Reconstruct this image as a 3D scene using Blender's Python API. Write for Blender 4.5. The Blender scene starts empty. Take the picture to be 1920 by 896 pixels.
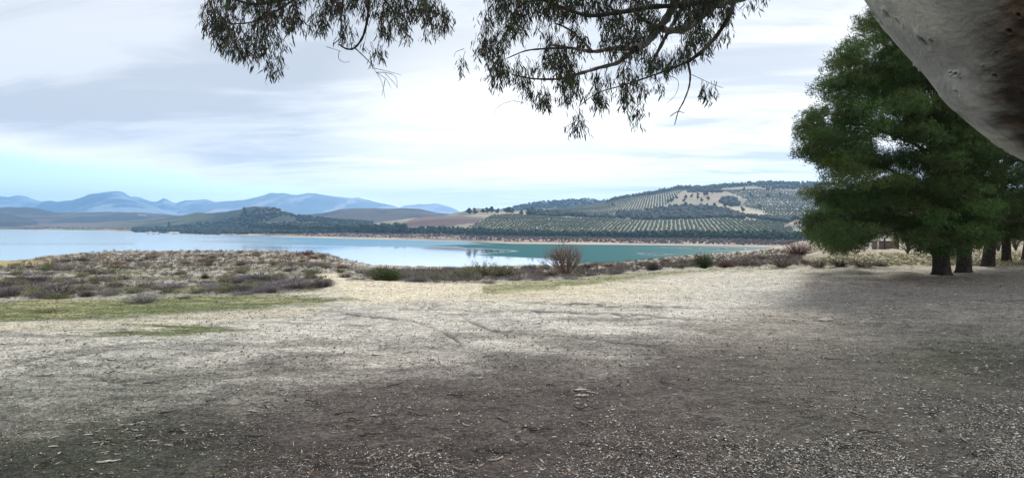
import bpy, bmesh, math, random
import numpy as np
from mathutils import Vector
random.seed(7)
RNG = np.random.default_rng(11)
SC = bpy.context.scene
COL = SC.collection
F = 1251.0      # focal length of the photograph in its own pixels
CX, HY, EYE = 960.0, 415.0, 1.6
WATER = -18.4
R = math.radians

# ------------------------------------------------------------------ camera
cam_d = bpy.data.cameras.new("camera")
cam = bpy.data.objects.new("camera", cam_d); COL.objects.link(cam)
cam.location = (0, 0, EYE); cam.rotation_euler = (R(90), 0, 0)
cam_d.sensor_width = 36; cam_d.lens = F / 1920 * 36
cam_d.shift_y = -33 / 1920
cam_d.clip_start = 0.05; cam_d.clip_end = 60000
SC.camera = cam

# ------------------------------------------------------------------ sun, sky, exposure
SUN_AZ, SUN_EL = R(24), R(31)
sd = Vector((math.sin(SUN_AZ) * math.cos(SUN_EL), math.cos(SUN_AZ) * math.cos(SUN_EL), math.sin(SUN_EL)))
sl = bpy.data.lights.new("sun", 'SUN'); sl.energy = 3.1; sl.angle = R(10); sl.color = (1.0, 0.95, 0.87)
so = bpy.data.objects.new("sun", sl); COL.objects.link(so)
so.rotation_euler = sd.to_track_quat('Z', 'Y').to_euler(); so.location = (0, 0, 30)

W = bpy.data.worlds.new("World"); SC.world = W; W.use_nodes = True
nt = W.node_tree; nt.nodes.clear()
def N(t, typ, **kw):
    n = t.nodes.new(typ)
    for k, v in kw.items():
        if k.startswith('i_'):
            key = k[2:]
            n.inputs[int(key) if key.isdigit() else key.replace('_', ' ')].default_value = v
        else: setattr(n, k, v)
    return n
def L(t, a, b): t.links.new(a, b)
def mth(t, op, a, b=None, c=None, clamp=False):
    n = t.nodes.new('ShaderNodeMath'); n.operation = op; n.use_clamp = clamp
    for i, v in enumerate((a, b, c)):
        if v is None: continue
        if isinstance(v, (int, float)): n.inputs[i].default_value = v
        else: t.links.new(v, n.inputs[i])
    return n.outputs[0]
def sstep(t, v, a, b, lo=0.0, hi=1.0):
    n = t.nodes.new('ShaderNodeMapRange'); n.interpolation_type = 'SMOOTHSTEP'
    t.links.new(v, n.inputs[0])
    for i, x in enumerate((a, b, lo, hi)): n.inputs[i + 1].default_value = x
    return n.outputs[0]
def mixc(t, f, a, b, mode='MIX'):
    n = t.nodes.new('ShaderNodeMix'); n.data_type = 'RGBA'; n.blend_type = mode
    for s, v in ((n.inputs[0], f), (n.inputs[6], a), (n.inputs[7], b)):
        if isinstance(v, (int, float)): s.default_value = v
        elif isinstance(v, tuple): s.default_value = v + (1,) if len(v) == 3 else v
        else: t.links.new(v, s)
    return n.outputs[2]
def noise(t, vec, scale, detail=4, rough=.55, dist=0.0):
    n = N(t, 'ShaderNodeTexNoise'); n.inputs['Scale'].default_value = scale
    n.inputs['Detail'].default_value = detail; n.inputs['Roughness'].default_value = rough
    n.inputs['Distortion'].default_value = dist
    if vec is not None: t.links.new(vec, n.inputs['Vector'])
    return n.outputs[0]

tc = N(nt, 'ShaderNodeTexCoord'); sx = N(nt, 'ShaderNodeSeparateXYZ'); L(nt, tc.outputs['Generated'], sx.inputs[0])
dx, dy, dz = sx.outputs
sky = N(nt, 'ShaderNodeTexSky', sky_type='NISHITA', sun_disc=False, sun_elevation=SUN_EL, sun_rotation=SUN_AZ,
        altitude=600, air_density=1.0, dust_density=0.6, ozone_density=2.0)
bg1 = N(nt, 'ShaderNodeBackground'); bg1.inputs[1].default_value = 0.15  # clear strip low in the west
L(nt, mixc(nt, 1.0, sky.outputs[0], (.98, 1.06, 1.03), 'MULTIPLY'), bg1.inputs[0])
den = mth(nt, 'ADD', mth(nt, 'MAXIMUM', dz, 0.0), 0.10)
cx_ = mth(nt, 'DIVIDE', dx, den); cy_ = mth(nt, 'DIVIDE', dy, den)
cb = N(nt, 'ShaderNodeCombineXYZ'); L(nt, mth(nt, 'ADD', mth(nt, 'MULTIPLY', cx_, .40), mth(nt, 'MULTIPLY', cy_, -.12)), cb.inputs[0])
L(nt, mth(nt, 'ADD', cy_, mth(nt, 'MULTIPLY', cx_, .12)), cb.inputs[1]); cb.inputs[2].default_value = 3.7
n1 = noise(nt, cb.outputs[0], .55, 7, .55, .5)
n2 = noise(nt, cb.outputs[0], 1.7, 6, .6, .9)
nn = mth(nt, 'ADD', mth(nt, 'MULTIPLY', n1, .55), mth(nt, 'MULTIPLY', n2, .45))
shade = sstep(nt, nn, .43, .55)
# high deck: grey blue; toward the horizon, thin and white
low = sstep(nt, dz, .03, .30)
lowx = sstep(nt, mth(nt, 'SUBTRACT', dz, mth(nt, 'MULTIPLY', dx, .28)), .02, .26)   # greyer to the upper left
dark = mixc(nt, lowx, (.67, .67, .685), (.50, .525, .565))
lite = mixc(nt, lowx, (1.10, 1.06, .99), (.69, .71, .75))
cl = mixc(nt, shade, dark, lite)
# glow of the veiled sun low in the middle of the view
gv = N(nt, 'ShaderNodeVectorMath', operation='DOT_PRODUCT'); L(nt, tc.outputs['Generated'], gv.inputs[0])
gd = Vector((-.04, 1, .05)).normalized(); gv.inputs[1].default_value = gd
glow = sstep(nt, gv.outputs[1 if gv.outputs[1].enabled else 0], .955, 1.0)
cl = mixc(nt, mth(nt, 'MULTIPLY', glow, .40), cl, (1.5, 1.42, 1.30))
edge = mth(nt, 'ADD', mth(nt, 'ADD', dz, mth(nt, 'MULTIPLY_ADD', dx, .15, .006)), mth(nt, 'MULTIPLY', mth(nt, 'SUBTRACT', noise(nt, tc.outputs['Generated'], 5.0, 5, .55), .5), .05))
cl = mixc(nt, sstep(nt, edge, .0, .045, .75, 0.0), cl, (1.15, 1.12, 1.06))
bg2 = N(nt, 'ShaderNodeBackground'); L(nt, cl, bg2.inputs[0]); bg2.inputs[1].default_value = 1.0
cm = sstep(nt, edge, -.012, .012)
cm = mth(nt, 'MULTIPLY', cm, 1.0)
ms = N(nt, 'ShaderNodeMixShader'); L(nt, cm, ms.inputs[0]); L(nt, bg1.outputs[0], ms.inputs[1]); L(nt, bg2.outputs[0], ms.inputs[2])
wo = N(nt, 'ShaderNodeOutputWorld'); L(nt, ms.outputs[0], wo.inputs[0])

SC.view_settings.view_transform = 'Standard'; SC.view_settings.look = 'None'
SC.view_settings.exposure = 0.40; SC.view_settings.gamma = 1
SC.view_settings.use_curve_mapping = False
SC.render.engine = 'CYCLES'
SC.cycles.use_denoising = True
SC.cycles.denoiser = 'OPENIMAGEDENOISE'
SC.cycles.denoising_input_passes = 'RGB_ALBEDO_NORMAL'
SC.cycles.sample_clamp_indirect = 4.0
SC.cycles.max_bounces = 8; SC.cycles.volume_bounces = 1; SC.cycles.transparent_max_bounces = 6
SC.cycles.use_adaptive_sampling = True

# ------------------------------------------------------------------ helpers
def tag(o, label=None, cat=None, group=None, kind=None):
    if label: o['label'] = label
    if cat: o['category'] = cat
    if group: o['group'] = group
    if kind: o['kind'] = kind
    return o
def mesh_np(name, V, Fa, mat=None, col=None, smooth=False):
    me = bpy.data.meshes.new(name)
    V = np.ascontiguousarray(V, dtype=np.float32); 
    if not isinstance(Fa, list): Fa = [Fa]
    Fa = [np.asarray(f, dtype=np.int32) for f in Fa if len(f)]
    npoly = sum(len(f) for f in Fa); nloop = sum(f.size for f in Fa)
    me.vertices.add(len(V)); me.vertices.foreach_set('co', V.ravel())
    me.loops.add(nloop); me.loops.foreach_set('vertex_index', np.concatenate([f.ravel() for f in Fa]))
    me.polygons.add(npoly)
    tot = np.concatenate([np.full(len(f), f.shape[1], np.int32) for f in Fa])
    st = np.concatenate([[0], np.cumsum(tot)[:-1]]).astype(np.int32)
    me.polygons.foreach_set('loop_start', st)
    try: me.polygons.foreach_set('loop_total', tot)
    except Exception: pass
    if smooth: me.polygons.foreach_set('use_smooth', np.ones(npoly, dtype=bool))
    me.update(calc_edges=True)
    if col is not None:
        a = me.color_attributes.new('Col', 'FLOAT_COLOR', 'POINT')
        c = np.ones((len(V), 4), np.float32); c[:, :3] = col
        a.data.foreach_set('color', c.ravel())
    if mat: me.materials.append(mat)
    return me
def obj(name, me, loc=(0, 0, 0), parent=None, rotz=0.0, scale=1.0):
    o = bpy.data.objects.new(name, me); COL.objects.link(o)
    o.location = loc; o.rotation_euler = (0, 0, rotz)
    if scale != 1.0: o.scale = (scale, scale, scale) if isinstance(scale, (int, float)) else scale
    if parent: o.parent = parent
    return o
def thing(name, loc, label, cat, group=None):
    return tag(obj(name, None, loc), label, cat, group)
class Geo:
    def __init__(s): s.v = []; s.f = {}; s.c = []; s.n = 0
    def add(s, V, Fa, c=None):
        V = np.asarray(V, float)
        Fa = np.asarray(Fa)
        s.f.setdefault(Fa.shape[1], []).append(Fa + s.n); s.v.append(V); s.n += len(V)
        c = np.array((1, 1, 1)) if c is None else np.asarray(c, float)
        s.c.append(np.broadcast_to(c, (len(V), 3)))
    def mesh(s, name, mat, smooth=False, off=(0, 0, 0)):
        return mesh_np(name, np.concatenate(s.v) - np.array(off), [np.concatenate(f) for f in s.f.values()], mat, np.concatenate(s.c), smooth)
def grid_faces(nr, nc):
    i = np.arange(nr - 1)[:, None] * nc + np.arange(nc - 1)[None, :]
    i = i.ravel()
    return np.stack([i, i + 1, i + nc + 1, i + nc], 1)
# value noise
_T = np.random.default_rng(3).random((256, 256))
def vn(x, y):
    xi = np.floor(x).astype(int); yi = np.floor(y).astype(int)
    fx = x - xi; fy = y - yi; fx = fx * fx * (3 - 2 * fx); fy = fy * fy * (3 - 2 * fy)
    a = _T[xi & 255, yi & 255]; b = _T[(xi + 1) & 255, yi & 255]; c = _T[xi & 255, (yi + 1) & 255]; d = _T[(xi + 1) & 255, (yi + 1) & 255]
    return (a * (1 - fx) + b * fx) * (1 - fy) + (c * (1 - fx) + d * fx) * fy
def fbm(x, y, o=5, r=.5):
    s = 0; a = 1; t = 0
    for k in range(o):
        s = s + a * vn(x * 2 ** k + 17.3 * k, y * 2 ** k + 9.1 * k); t += a; a *= r
    return s / t
def ridged(x, y, o=5):
    s = 0; a = 1; t = 0
    for k in range(o):
        s = s + a * (1 - np.abs(2 * vn(x * 2 ** k + 31.7 * k, y * 2 ** k + 5.3 * k) - 1)); t += a; a *= .5
    return s / t
def smooth(a, b, x):
    t = np.clip((x - a) / (b - a), 0, 1); return t * t * (3 - 2 * t)
def pip(px, py, poly):
    px = np.asarray(px, float); py = np.asarray(py, float)
    ins = np.zeros(px.shape, bool); n = len(poly)
    for i in range(n):
        x0, y0 = poly[i]; x1, y1 = poly[(i + 1) % n]
        if y0 == y1: continue
        c = (y0 > py) != (y1 > py)
        xx = (x1 - x0) * (py - y0) / (y1 - y0) + x0
        ins ^= c & (px < xx)
    return ins
def pdist(px, py, pts):
    d = np.full(np.shape(px), 1e9)
    for (x0, y0), (x1, y1) in zip(pts[:-1], pts[1:]):
        vx, vy = x1 - x0, y1 - y0
        t = np.clip(((px - x0) * vx + (py - y0) * vy) / (vx * vx + vy * vy + 1e-9), 0, 1)
        d = np.minimum(d, np.hypot(px - x0 - t * vx, py - y0 - t * vy))
    return d
def toZ(Y, y): return EYE + (HY - y) * Y / F
def toX(Y, x): return (x - CX) / F * Y
def W3(x, y, Y): return np.array((toX(Y, x), Y, toZ(Y, y)))

class Sheet:
    """height surface given by profiles along a few bearings; values > 100 are heights read off the photograph"""
    def __init__(s, cols, Ys=None, nz=None, conv=True):
        s.px = np.array([c[0] for c in cols], float)
        yk, zk = [], []
        for c in cols:
            ks = c[1] if Ys is None else list(zip(Ys, c[1]))
            yk.append([k[0] for k in ks]); zk.append([toZ(k[0], k[1]) if conv and k[1] > 100 else k[1] for k in ks])
        s.Yk = np.array(yk, float); s.Zk = np.array(zk, float); s.nz = nz
    def z(s, X, Y):
        X = np.asarray(X, float); Y = np.asarray(Y, float)
        px = CX + F * X / np.maximum(Y, 3.0)
        K = s.Yk.shape[1]
        yy = [np.interp(px, s.px, s.Yk[:, k]) for k in range(K)]
        zz = [np.interp(px, s.px, s.Zk[:, k]) for k in range(K)]
        out = zz[0].copy() if hasattr(zz[0], 'copy') else zz[0]
        for k in range(K - 1):
            t = np.clip((Y - yy[k]) / (yy[k + 1] - yy[k] + 1e-9), 0, 1)
            out = np.where(Y >= yy[k], zz[k] + (zz[k + 1] - zz[k]) * t, out)
        if s.nz is not None: out = out + s.nz(X, Y)
        return out
    def range(s, px):
        K = s.Yk.shape[1]
        return np.interp(px, s.px, s.Yk[:, 0]), np.interp(px, s.px, s.Yk[:, K - 1])

# ------------------------------------------------------------------ materials
def new_mat(name):
    m = bpy.data.materials.new(name); m.use_nodes = True; t = m.node_tree
    return m, t, t.nodes['Principled BSDF']
def attr_mat(name, rough=.9, vary=.35, nscale=2.0, bump=0.0, bscale=20.0, bdist=.02, objvar=0.0, spec=.2, trans=0.0, tint=None):
    m, t, b = new_mat(name)
    a = N(t, 'ShaderNodeAttribute', attribute_name='Col')
    g = N(t, 'ShaderNodeNewGeometry'); c = a.outputs['Color']
    if tint: c = mixc(t, 1.0, c, tint, 'MULTIPLY')
    if vary:
        nz = noise(t, g.outputs['Position'], nscale, 6, .65)
        f = mth(t, 'ADD', mth(t, 'MULTIPLY', nz, 2 * vary), 1 - vary)
        cc = N(t, 'ShaderNodeVectorMath', operation='SCALE'); L(t, c, cc.inputs[0]); L(t, f, cc.inputs['Scale']); c = cc.outputs[0]
    if objvar:
        oi = N(t, 'ShaderNodeObjectInfo')
        f = mth(t, 'ADD', mth(t, 'MULTIPLY', oi.outputs['Random'], 2 * objvar), 1 - objvar)
        cc = N(t, 'ShaderNodeVectorMath', operation='SCALE'); L(t, c, cc.inputs[0]); L(t, f, cc.inputs['Scale']); c = cc.outputs[0]
    L(t, c, b.inputs['Base Color']); b.inputs['Roughness'].default_value = rough
    b.inputs['Specular IOR Level'].default_value = spec
    if bump:
        bn = N(t, 'ShaderNodeBump'); bn.inputs['Strength'].default_value = bump; bn.inputs['Distance'].default_value = bdist
        L(t, noise(t, g.outputs['Position'], bscale, 8, .7), bn.inputs['Height']); L(t, bn.outputs[0], b.inputs['Normal'])
    if trans:
        tr = N(t, 'ShaderNodeBsdfTranslucent'); L(t, c, tr.inputs[0])
        mx = N(t, 'ShaderNodeMixShader'); mx.inputs[0].default_value = trans
        L(t, b.outputs[0], mx.inputs[1]); L(t, tr.outputs[0], mx.inputs[2])
        L(t, mx.outputs[0], t.nodes['Material Output'].inputs[0])
    return m
def flat_mat(name, c, rough=.8, vary=.25, scale=6.0, bump=.3):
    m, t, b = new_mat(name); g = N(t, 'ShaderNodeNewGeometry')
    nz = noise(t, g.outputs['Position'], scale, 6, .6)
    L(t, mixc(t, nz, tuple(x * (1 - vary) for x in c), tuple(min(1, x * (1 + vary)) for x in c)), b.inputs['Base Color'])
    b.inputs['Roughness'].default_value = rough; b.inputs['Specular IOR Level'].default_value = .2
    bn = N(t, 'ShaderNodeBump'); bn.inputs['Strength'].default_value = bump; bn.inputs['Distance'].default_value = .02
    L(t, nz, bn.inputs['Height']); L(t, bn.outputs[0], b.inputs['Normal'])
    return m

# ground: colour painted per vertex (soil, litter, grass, shade under the pines), grain from noise
def ground_mat():
    m, t, b = new_mat('ground_soil'); a = N(t, 'ShaderNodeAttribute', attribute_name='Col')
    g = N(t, 'ShaderNodeNewGeometry'); P = g.outputs['Position']
    fine = noise(t, P, 38, 8, .75); mid = noise(t, P, 5.5, 6, .65); big = noise(t, P, .7, 4, .6)
    # shallow streaks combed along the slope
    mp = N(t, 'ShaderNodeMapping'); mp.inputs['Scale'].default_value = (1.0, 2.1, 1); mp.inputs['Rotation'].default_value = (0, 0, R(-14)); L(t, P, mp.inputs[0])
    st = noise(t, mp.outputs[0], 2.6, 9, .72, .6)
    f = mth(t, 'ADD', mth(t, 'MULTIPLY', sstep(t, fine, .28, .72), .55), .73)
    f = mth(t, 'MULTIPLY', f, mth(t, 'ADD', mth(t, 'MULTIPLY', sstep(t, st, .34, .56), .24), .84))
    f = mth(t, 'MULTIPLY', f, mth(t, 'ADD', mth(t, 'MULTIPLY', mid, .5), .78))
    f = mth(t, 'MULTIPLY', f, mth(t, 'ADD', mth(t, 'MULTIPLY', big, .3), .85))
    mp2 = N(t, 'ShaderNodeMapping'); mp2.inputs['Scale'].default_value = (1.0, 1.9, 1); mp2.inputs['Rotation'].default_value = (0, 0, R(-9)); L(t, P, mp2.inputs[0])
    fk = noise(t, mp2.outputs[0], 9, 5, .8, .3); fk2 = noise(t, P, 55, 3, .8)
    f = mth(t, 'MULTIPLY', f, sstep(t, fk, .38, .46, .42, 1.0))
    for vs, lo_, hi_ in ((70, .62, .80), (30, .72, .55)):
        vo = N(t, 'ShaderNodeTexVoronoi'); vo.inputs['Scale'].default_value = vs; L(t, P, vo.inputs['Vector'])
        se = N(t, 'ShaderNodeSeparateColor'); L(t, vo.outputs['Color'], se.inputs[0])
        f = mth(t, 'MULTIPLY', f, mth(t, 'ADD', mth(t, 'MULTIPLY', se.outputs[0], hi_), lo_))
    fkb = noise(t, P, 4.2, 8, .78, .2)
    f = mth(t, 'MULTIPLY', f, sstep(t, fkb, .425, .445, .66, 1.0))
    crk = None
    for sc_, w_, ms_, of_ in ((.9, .007, .7, 0.0), (2.3, .010, .62, 5.0), (5.5, .014, .5, 9.0)):
        mp3 = N(t, 'ShaderNodeMapping'); mp3.inputs['Location'].default_value = (of_, of_, 0); mp3.inputs['Scale'].default_value = (1.0, 2.0, 1); mp3.inputs['Rotation'].default_value = (0, 0, R(-12)); L(t, P, mp3.inputs[0])
        ln = mth(t, 'ABSOLUTE', mth(t, 'SUBTRACT', noise(t, mp3.outputs[0], sc_, 5, .6, .8), .5))
        ln = sstep(t, ln, 0.0, w_, 1.0, 0.0); ln = mth(t, 'MULTIPLY', ln, sstep(t, noise(t, mp3.outputs[0], sc_ * .7, 3, .5), .46, .56))
        ln = mth(t, 'MULTIPLY', ln, ms_ + .2); crk = ln if crk is None else mth(t, 'MAXIMUM', crk, ln)
    f = mth(t, 'MULTIPLY', f, mth(t, 'SUBTRACT', 1.0, crk))
    f = mth(t, 'MULTIPLY', f, mth(t, 'ADD', mth(t, 'MULTIPLY', sstep(t, fk2, .35, .65), .5), .75))
    cc = N(t, 'ShaderNodeVectorMath', operation='SCALE'); L(t, a.outputs['Color'], cc.inputs[0]); L(t, f, cc.inputs['Scale'])
    L(t, cc.outputs[0], b.inputs['Base Color']); b.inputs['Roughness'].default_value = .95; b.inputs['Specular IOR Level'].default_value = .12
    h = mth(t, 'ADD', mth(t, 'SUBTRACT', mth(t, 'MULTIPLY', fine, .55), mth(t, 'MULTIPLY', crk, .5)), mth(t, 'ADD', mth(t, 'MULTIPLY', st, .5), mth(t, 'MULTIPLY', noise(t, P, 110, 4, .7), .14)))
    bn = N(t, 'ShaderNodeBump'); bn.inputs['Strength'].default_value = .5; bn.inputs['Distance'].default_value = .035
    L(t, h, bn.inputs['Height']); L(t, bn.outputs[0], b.inputs['Normal'])
    return m
M_GROUND = ground_mat()
M_HILL = attr_mat('hill_earth', .95, .22, .06, 0)
M_MOUNT = attr_mat('hazed_mountain_rock', .95, .25, .004, 0)
M_NEEDLE = attr_mat('pine_needles', .7, .30, 1.1, trans=.22)
M_LEAF = attr_mat('eucalyptus_leaf', .6, .3, 3.0, trans=.06, spec=.25)
M_FAR = attr_mat('distant_foliage', .9, .35, .25, objvar=.25)
M_SHRUB = attr_mat('dry_scrub', .9, .25, 1.5, objvar=.22)
M_TWIG = attr_mat('bare_twig', .9, .2, 6)
M_LITTER = attr_mat('leaf_litter', .9, .15, 30)
M_STONE = attr_mat('pale_stone', .85, .18, 25, bump=.5, bscale=60)
M_WHITE = flat_mat('whitewash', (.78, .76, .72), .9, .08)
M_TILE = flat_mat('roof_tile', (.32, .17, .11), .9, .3, 1.5)
M_GLASS = flat_mat('dark_window', (.03, .035, .04), .2, .1)
M_MASON = flat_mat('rubble_masonry', (.24, .17, .16), .95, .4, 5, .8)
M_CONC = flat_mat('pale_concrete', (.48, .45, .38), .9, .2, 3)
M_WOOD = flat_mat('weathered_timber', (.07, .055, .045), .9, .4, 9)

def pine_bark():
    m, t, b = new_mat('pine_bark'); tcn = N(t, 'ShaderNodeTexCoord')
    mp = N(t, 'ShaderNodeMapping'); mp.inputs['Scale'].default_value = (1, 1, .28); L(t, tcn.outputs['Object'], mp.inputs[0])
    v = N(t, 'ShaderNodeTexVoronoi', feature='DISTANCE_TO_EDGE'); v.inputs['Scale'].default_value = 14; L(t, mp.outputs[0], v.inputs['Vector'])
    nz = noise(t, mp.outputs[0], 9, 6, .7)
    k = sstep(t, v.outputs['Distance'], 0, .12)
    L(t, mixc(t, mth(t, 'MULTIPLY', k, nz), (.014, .011, .009), (.085, .064, .052)), b.inputs['Base Color'])
    b.inputs['Roughness'].default_value = .95
    bn = N(t, 'ShaderNodeBump'); bn.inputs['Strength'].default_value = 1; bn.inputs['Distance'].default_value = .03
    L(t, mth(t, 'ADD', k, nz), bn.inputs['Height']); L(t, bn.outputs[0], b.inputs['Normal'])
    return m
M_BARK = pine_bark()
def gum_bark():
    m, t, b = new_mat('gum_bark'); a = N(t, 'ShaderNodeAttribute', attribute_name='Col')
    tcn = N(t, 'ShaderNodeTexCoord'); O = tcn.outputs['Object']
    mp = N(t, 'ShaderNodeMapping'); mp.inputs['Rotation'].default_value = (0, R(-45), 0); mp.inputs['Scale'].default_value = (1.8, 3.5, 4); L(t, O, mp.inputs[0])
    st = noise(t, mp.outputs[0], 3.2, 8, .65, .4); fi = noise(t, O, 45, 6, .7); bl = noise(t, O, 5, 4, .6)
    f = mth(t, 'ADD', mth(t, 'MULTIPLY', st, .55), .70); f = mth(t, 'MULTIPLY', f, mth(t, 'ADD', mth(t, 'MULTIPLY', bl, .4), .8))
    f = mth(t, 'MULTIPLY', f, mth(t, 'ADD', mth(t, 'MULTIPLY', fi, .22), .89))
    cc = N(t, 'ShaderNodeVectorMath', operation='SCALE'); L(t, a.outputs['Color'], cc.inputs[0]); L(t, f, cc.inputs['Scale'])
    L(t, cc.outputs[0], b.inputs['Base Color']); b.inputs['Roughness'].default_value = .72; b.inputs['Specular IOR Level'].default_value = .25
    bn = N(t, 'ShaderNodeBump'); bn.inputs['Strength'].default_value = .9; bn.inputs['Distance'].default_value = .02
    L(t, mth(t, 'ADD', st, mth(t, 'MULTIPLY', fi, .35)), bn.inputs['Height']); L(t, bn.outputs[0], b.inputs['Normal'])
    return m
M_GUM = gum_bark()
def water_mat():
    m, t, b = new_mat('lake_water'); t.nodes.remove(b)
    a = N(t, 'ShaderNodeAttribute', attribute_name='Col'); s = N(t, 'ShaderNodeSeparateColor'); L(t, a.outputs['Color'], s.inputs[0])
    g = N(t, 'ShaderNodeNewGeometry'); P = g.outputs['Position']
    mp = N(t, 'ShaderNodeMapping'); mp.inputs['Scale'].default_value = (.35, 1.0, 1); L(t, P, mp.inputs[0])
    rip = noise(t, mp.outputs[0], .55, 6, .65); pat = noise(t, mp.outputs[0], .018, 5, .6, 1.0)
    ruf = mth(t, 'MULTIPLY', s.outputs[0], sstep(t, pat, .15, .5, .85, 1.0))
    bn = N(t, 'ShaderNodeBump'); bn.inputs['Distance'].default_value = .08
    L(t, mth(t, 'ADD', mth(t, 'MULTIPLY', ruf, .35), .05), bn.inputs['Strength']); L(t, rip, bn.inputs['Height'])
    gl = N(t, 'ShaderNodeBsdfGlossy'); L(t, mth(t, 'ADD', mth(t, 'MULTIPLY', ruf, .10), mth(t, 'SUBTRACT', .15, mth(t, 'MULTIPLY', s.outputs[2], .11))), gl.inputs['Roughness']); L(t, bn.outputs[0], gl.inputs['Normal'])
    gl.inputs[0].default_value = (.97, .98, 1, 1)
    df = N(t, 'ShaderNodeBsdfDiffuse')
    L(t, mixc(t, s.outputs[1], (.012, .105, .105), (.04, .22, .34)), df.inputs[0])
    mx = N(t, 'ShaderNodeMixShader'); L(t, mth(t, 'SUBTRACT', .94, mth(t, 'MULTIPLY', ruf, .88)), mx.inputs[0])
    L(t, df.outputs[0], mx.inputs[1]); L(t, gl.outputs[0], mx.inputs[2]); L(t, mx.outputs[0], t.nodes['Material Output'].inputs[0])
    return m
M_WATER = water_mat()

# ------------------------------------------------------------------ GROUND (one sheet, near shore to horizon)
GY = [0, 12, 18, 24, 36, 55, 85, 120, 200, 350, 500, 700]
def gnoise(X, Y):
    a = .012 + .006 * np.clip(Y - 14, 0, 40)
    n = (fbm(X * .35 + 50, Y * .35 + 50, 4) - .5) * np.clip(.10 + .010 * np.clip(Y - 10, 0, 60), 0, .5)
    n = n + (fbm(X * 2.2 + 9, Y * 3.3 + 70, 4) - .5) * np.minimum(a, .12) * 2
    return n
GS = Sheet([
 (-3000, [0, 0, 533, 517, 505, 499, 493, -9, -19, -24, -24, -24]),
 (0,    [0, 0, 533, 517, 505, 497, 490, -9, -19, -24, -24, -24]),
 (60,   [0, 0, 533, 517, 504, 494, 486, -9, -19, -24, -24, -24]),
 (90,   [0, 0, 532, 516, 502, 490, 479, -7, -19, -24, -24, -24]),
 (200,  [0, 0, 532, 515, 498, 483, 472.5, -6, -19, -24, -24, -24]),
 (400,  [0, 0, 530, 514, 496, 481, 470.5, -5.5, -19, -24, -24, -24]),
 (590,  [0, 0, 528, 513, 497, 483, 472, -6, -19, -24, -24, -24]),
 (640,  [0, 0, 527, 513, 503, 491, 485, -8, -19, -24, -24, -24]),
 (700,  [0, 0, 527, 515, 508, 500, 497, -9, -19, -24, -24, -24]),
 (780,  [0, 0, 527, 515, 510, 503, 501, -9, -19, -24, -24, -24]),
 (870,  [0, 0, 527, 515, 509, 503, 501, -9, -19, -24, -24, -24]),
 (1000, [0, 0, 527, 513, 505, 500, 498.5, -8.5, -19, -24, -24, -24]),
 (1200, [0, 0, 526, 508, 499, 494, 491.5, 490, 489, 488, -24, -24]),
 (1330, [0, 0, 526, 504, 493, 486, 482, 480, 478.5, 477, -22, -24]),
 (1400, [0, 0, 526, 503, 491, 483, 479, 477, 475, 473, -20, -24]),
 (1450, [0, 0, 526, 501, 486, 478, 474, 471.5, 469.5, 467, 465, -20]),
 (1500, [0, 0, 526, 499.5, 483, 475, 472, 469, 466, 463, 460, -15]),
 (1600, [0, 0, 526, 499, 482, 474, 470, 467, 463, 459, 455, 448]),
 (2000, [0, 0, 525, 498, 483, 474, 466, 460, 452, 446, 442, 438]),
 (4500, [0, 0, 525, 498, 483, 474, 466, 460, 452, 446, 442, 438]),
], GY, gnoise)
def gz(X, Y): return GS.z(X, Y)
def ground_at(px, py):
    """first point of the ground seen along a bearing and height angle"""
    Y = np.concatenate([np.arange(2.5, 30, .02), np.arange(30, 400, .1)])
    yy = HY + F * (EYE - gz(toX(Y, px), Y)) / Y
    i = int(np.argmax(yy <= py)) if (yy <= py).any() else int(np.argmin(yy))
    return float(toX(Y[i], px)), float(Y[i]), float(gz(toX(Y[i], px), Y[i]))

ucore = (np.arange(-60, 1981, 3.0) - CX) / F
uout = np.geomspace(.03, 18, 26)
U = np.concatenate([(ucore[0] - uout)[::-1], ucore, ucore[-1] + uout])
pys = np.concatenate([np.arange(1010, 560, -1.5), np.arange(560, 497, -.9)])
Yr = EYE * F / (pys - HY)
Yr = np.concatenate([[-80, -40, -20, -10, -5, -2, -.5, .5, 1.2, 1.8, 2.3, 2.8], Yr[Yr > 3.1], np.geomspace(24.6, 130, 95), np.geomspace(137, 800, 60), [1200, 2000, 4000, 9000, 20000, 40000]])
Yr = np.unique(np.round(Yr, 4))
YY, UU = np.meshgrid(Yr, U, indexing='ij')
XX = UU * np.maximum(YY, 3.0)
ZZ = gz(XX, YY)
ZZ = np.where(YY > 900, np.minimum(ZZ, -24), ZZ)
PX = CX + F * XX / np.maximum(YY, 3.0)
PY = HY + F * (EYE - ZZ) / np.maximum(YY, 2.0)
I = lambda p, xs: np.interp(p, [x[0] for x in xs], [x[1] for x in xs])
n_a = fbm(XX * .8, YY * .8 + 40, 5); n_b = fbm(XX * 3.1 + 5, YY * 4.2, 4); n_c = fbm(XX * .12 + 3, YY * .16, 4)
n_s = fbm(XX * .9 + .5 * YY, YY * 3.5, 5)
def C(*c): return np.array(c, float)
def mixv(a, b, f): return a * (1 - f[..., None]) + b * f[..., None]
pale = C(.53, .50, .44); sand = C(.60, .53, .37); grey = C(.41, .40, .36)
col = np.broadcast_to(pale, XX.shape + (3,)).copy()
col = mixv(col, grey, smooth(.45, .65, n_a) * .6)
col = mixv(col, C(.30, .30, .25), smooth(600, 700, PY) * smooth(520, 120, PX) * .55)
sandm = smooth(585, 545, PY) * smooth(1500, 1000, PX) * smooth(520, 700, PX)
col = mixv(col, sand, sandm * .8)
col = mixv(col, C(.56, .52, .43), smooth(1050, 1350, PX) * smooth(540, 515, PY) * .9)
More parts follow.
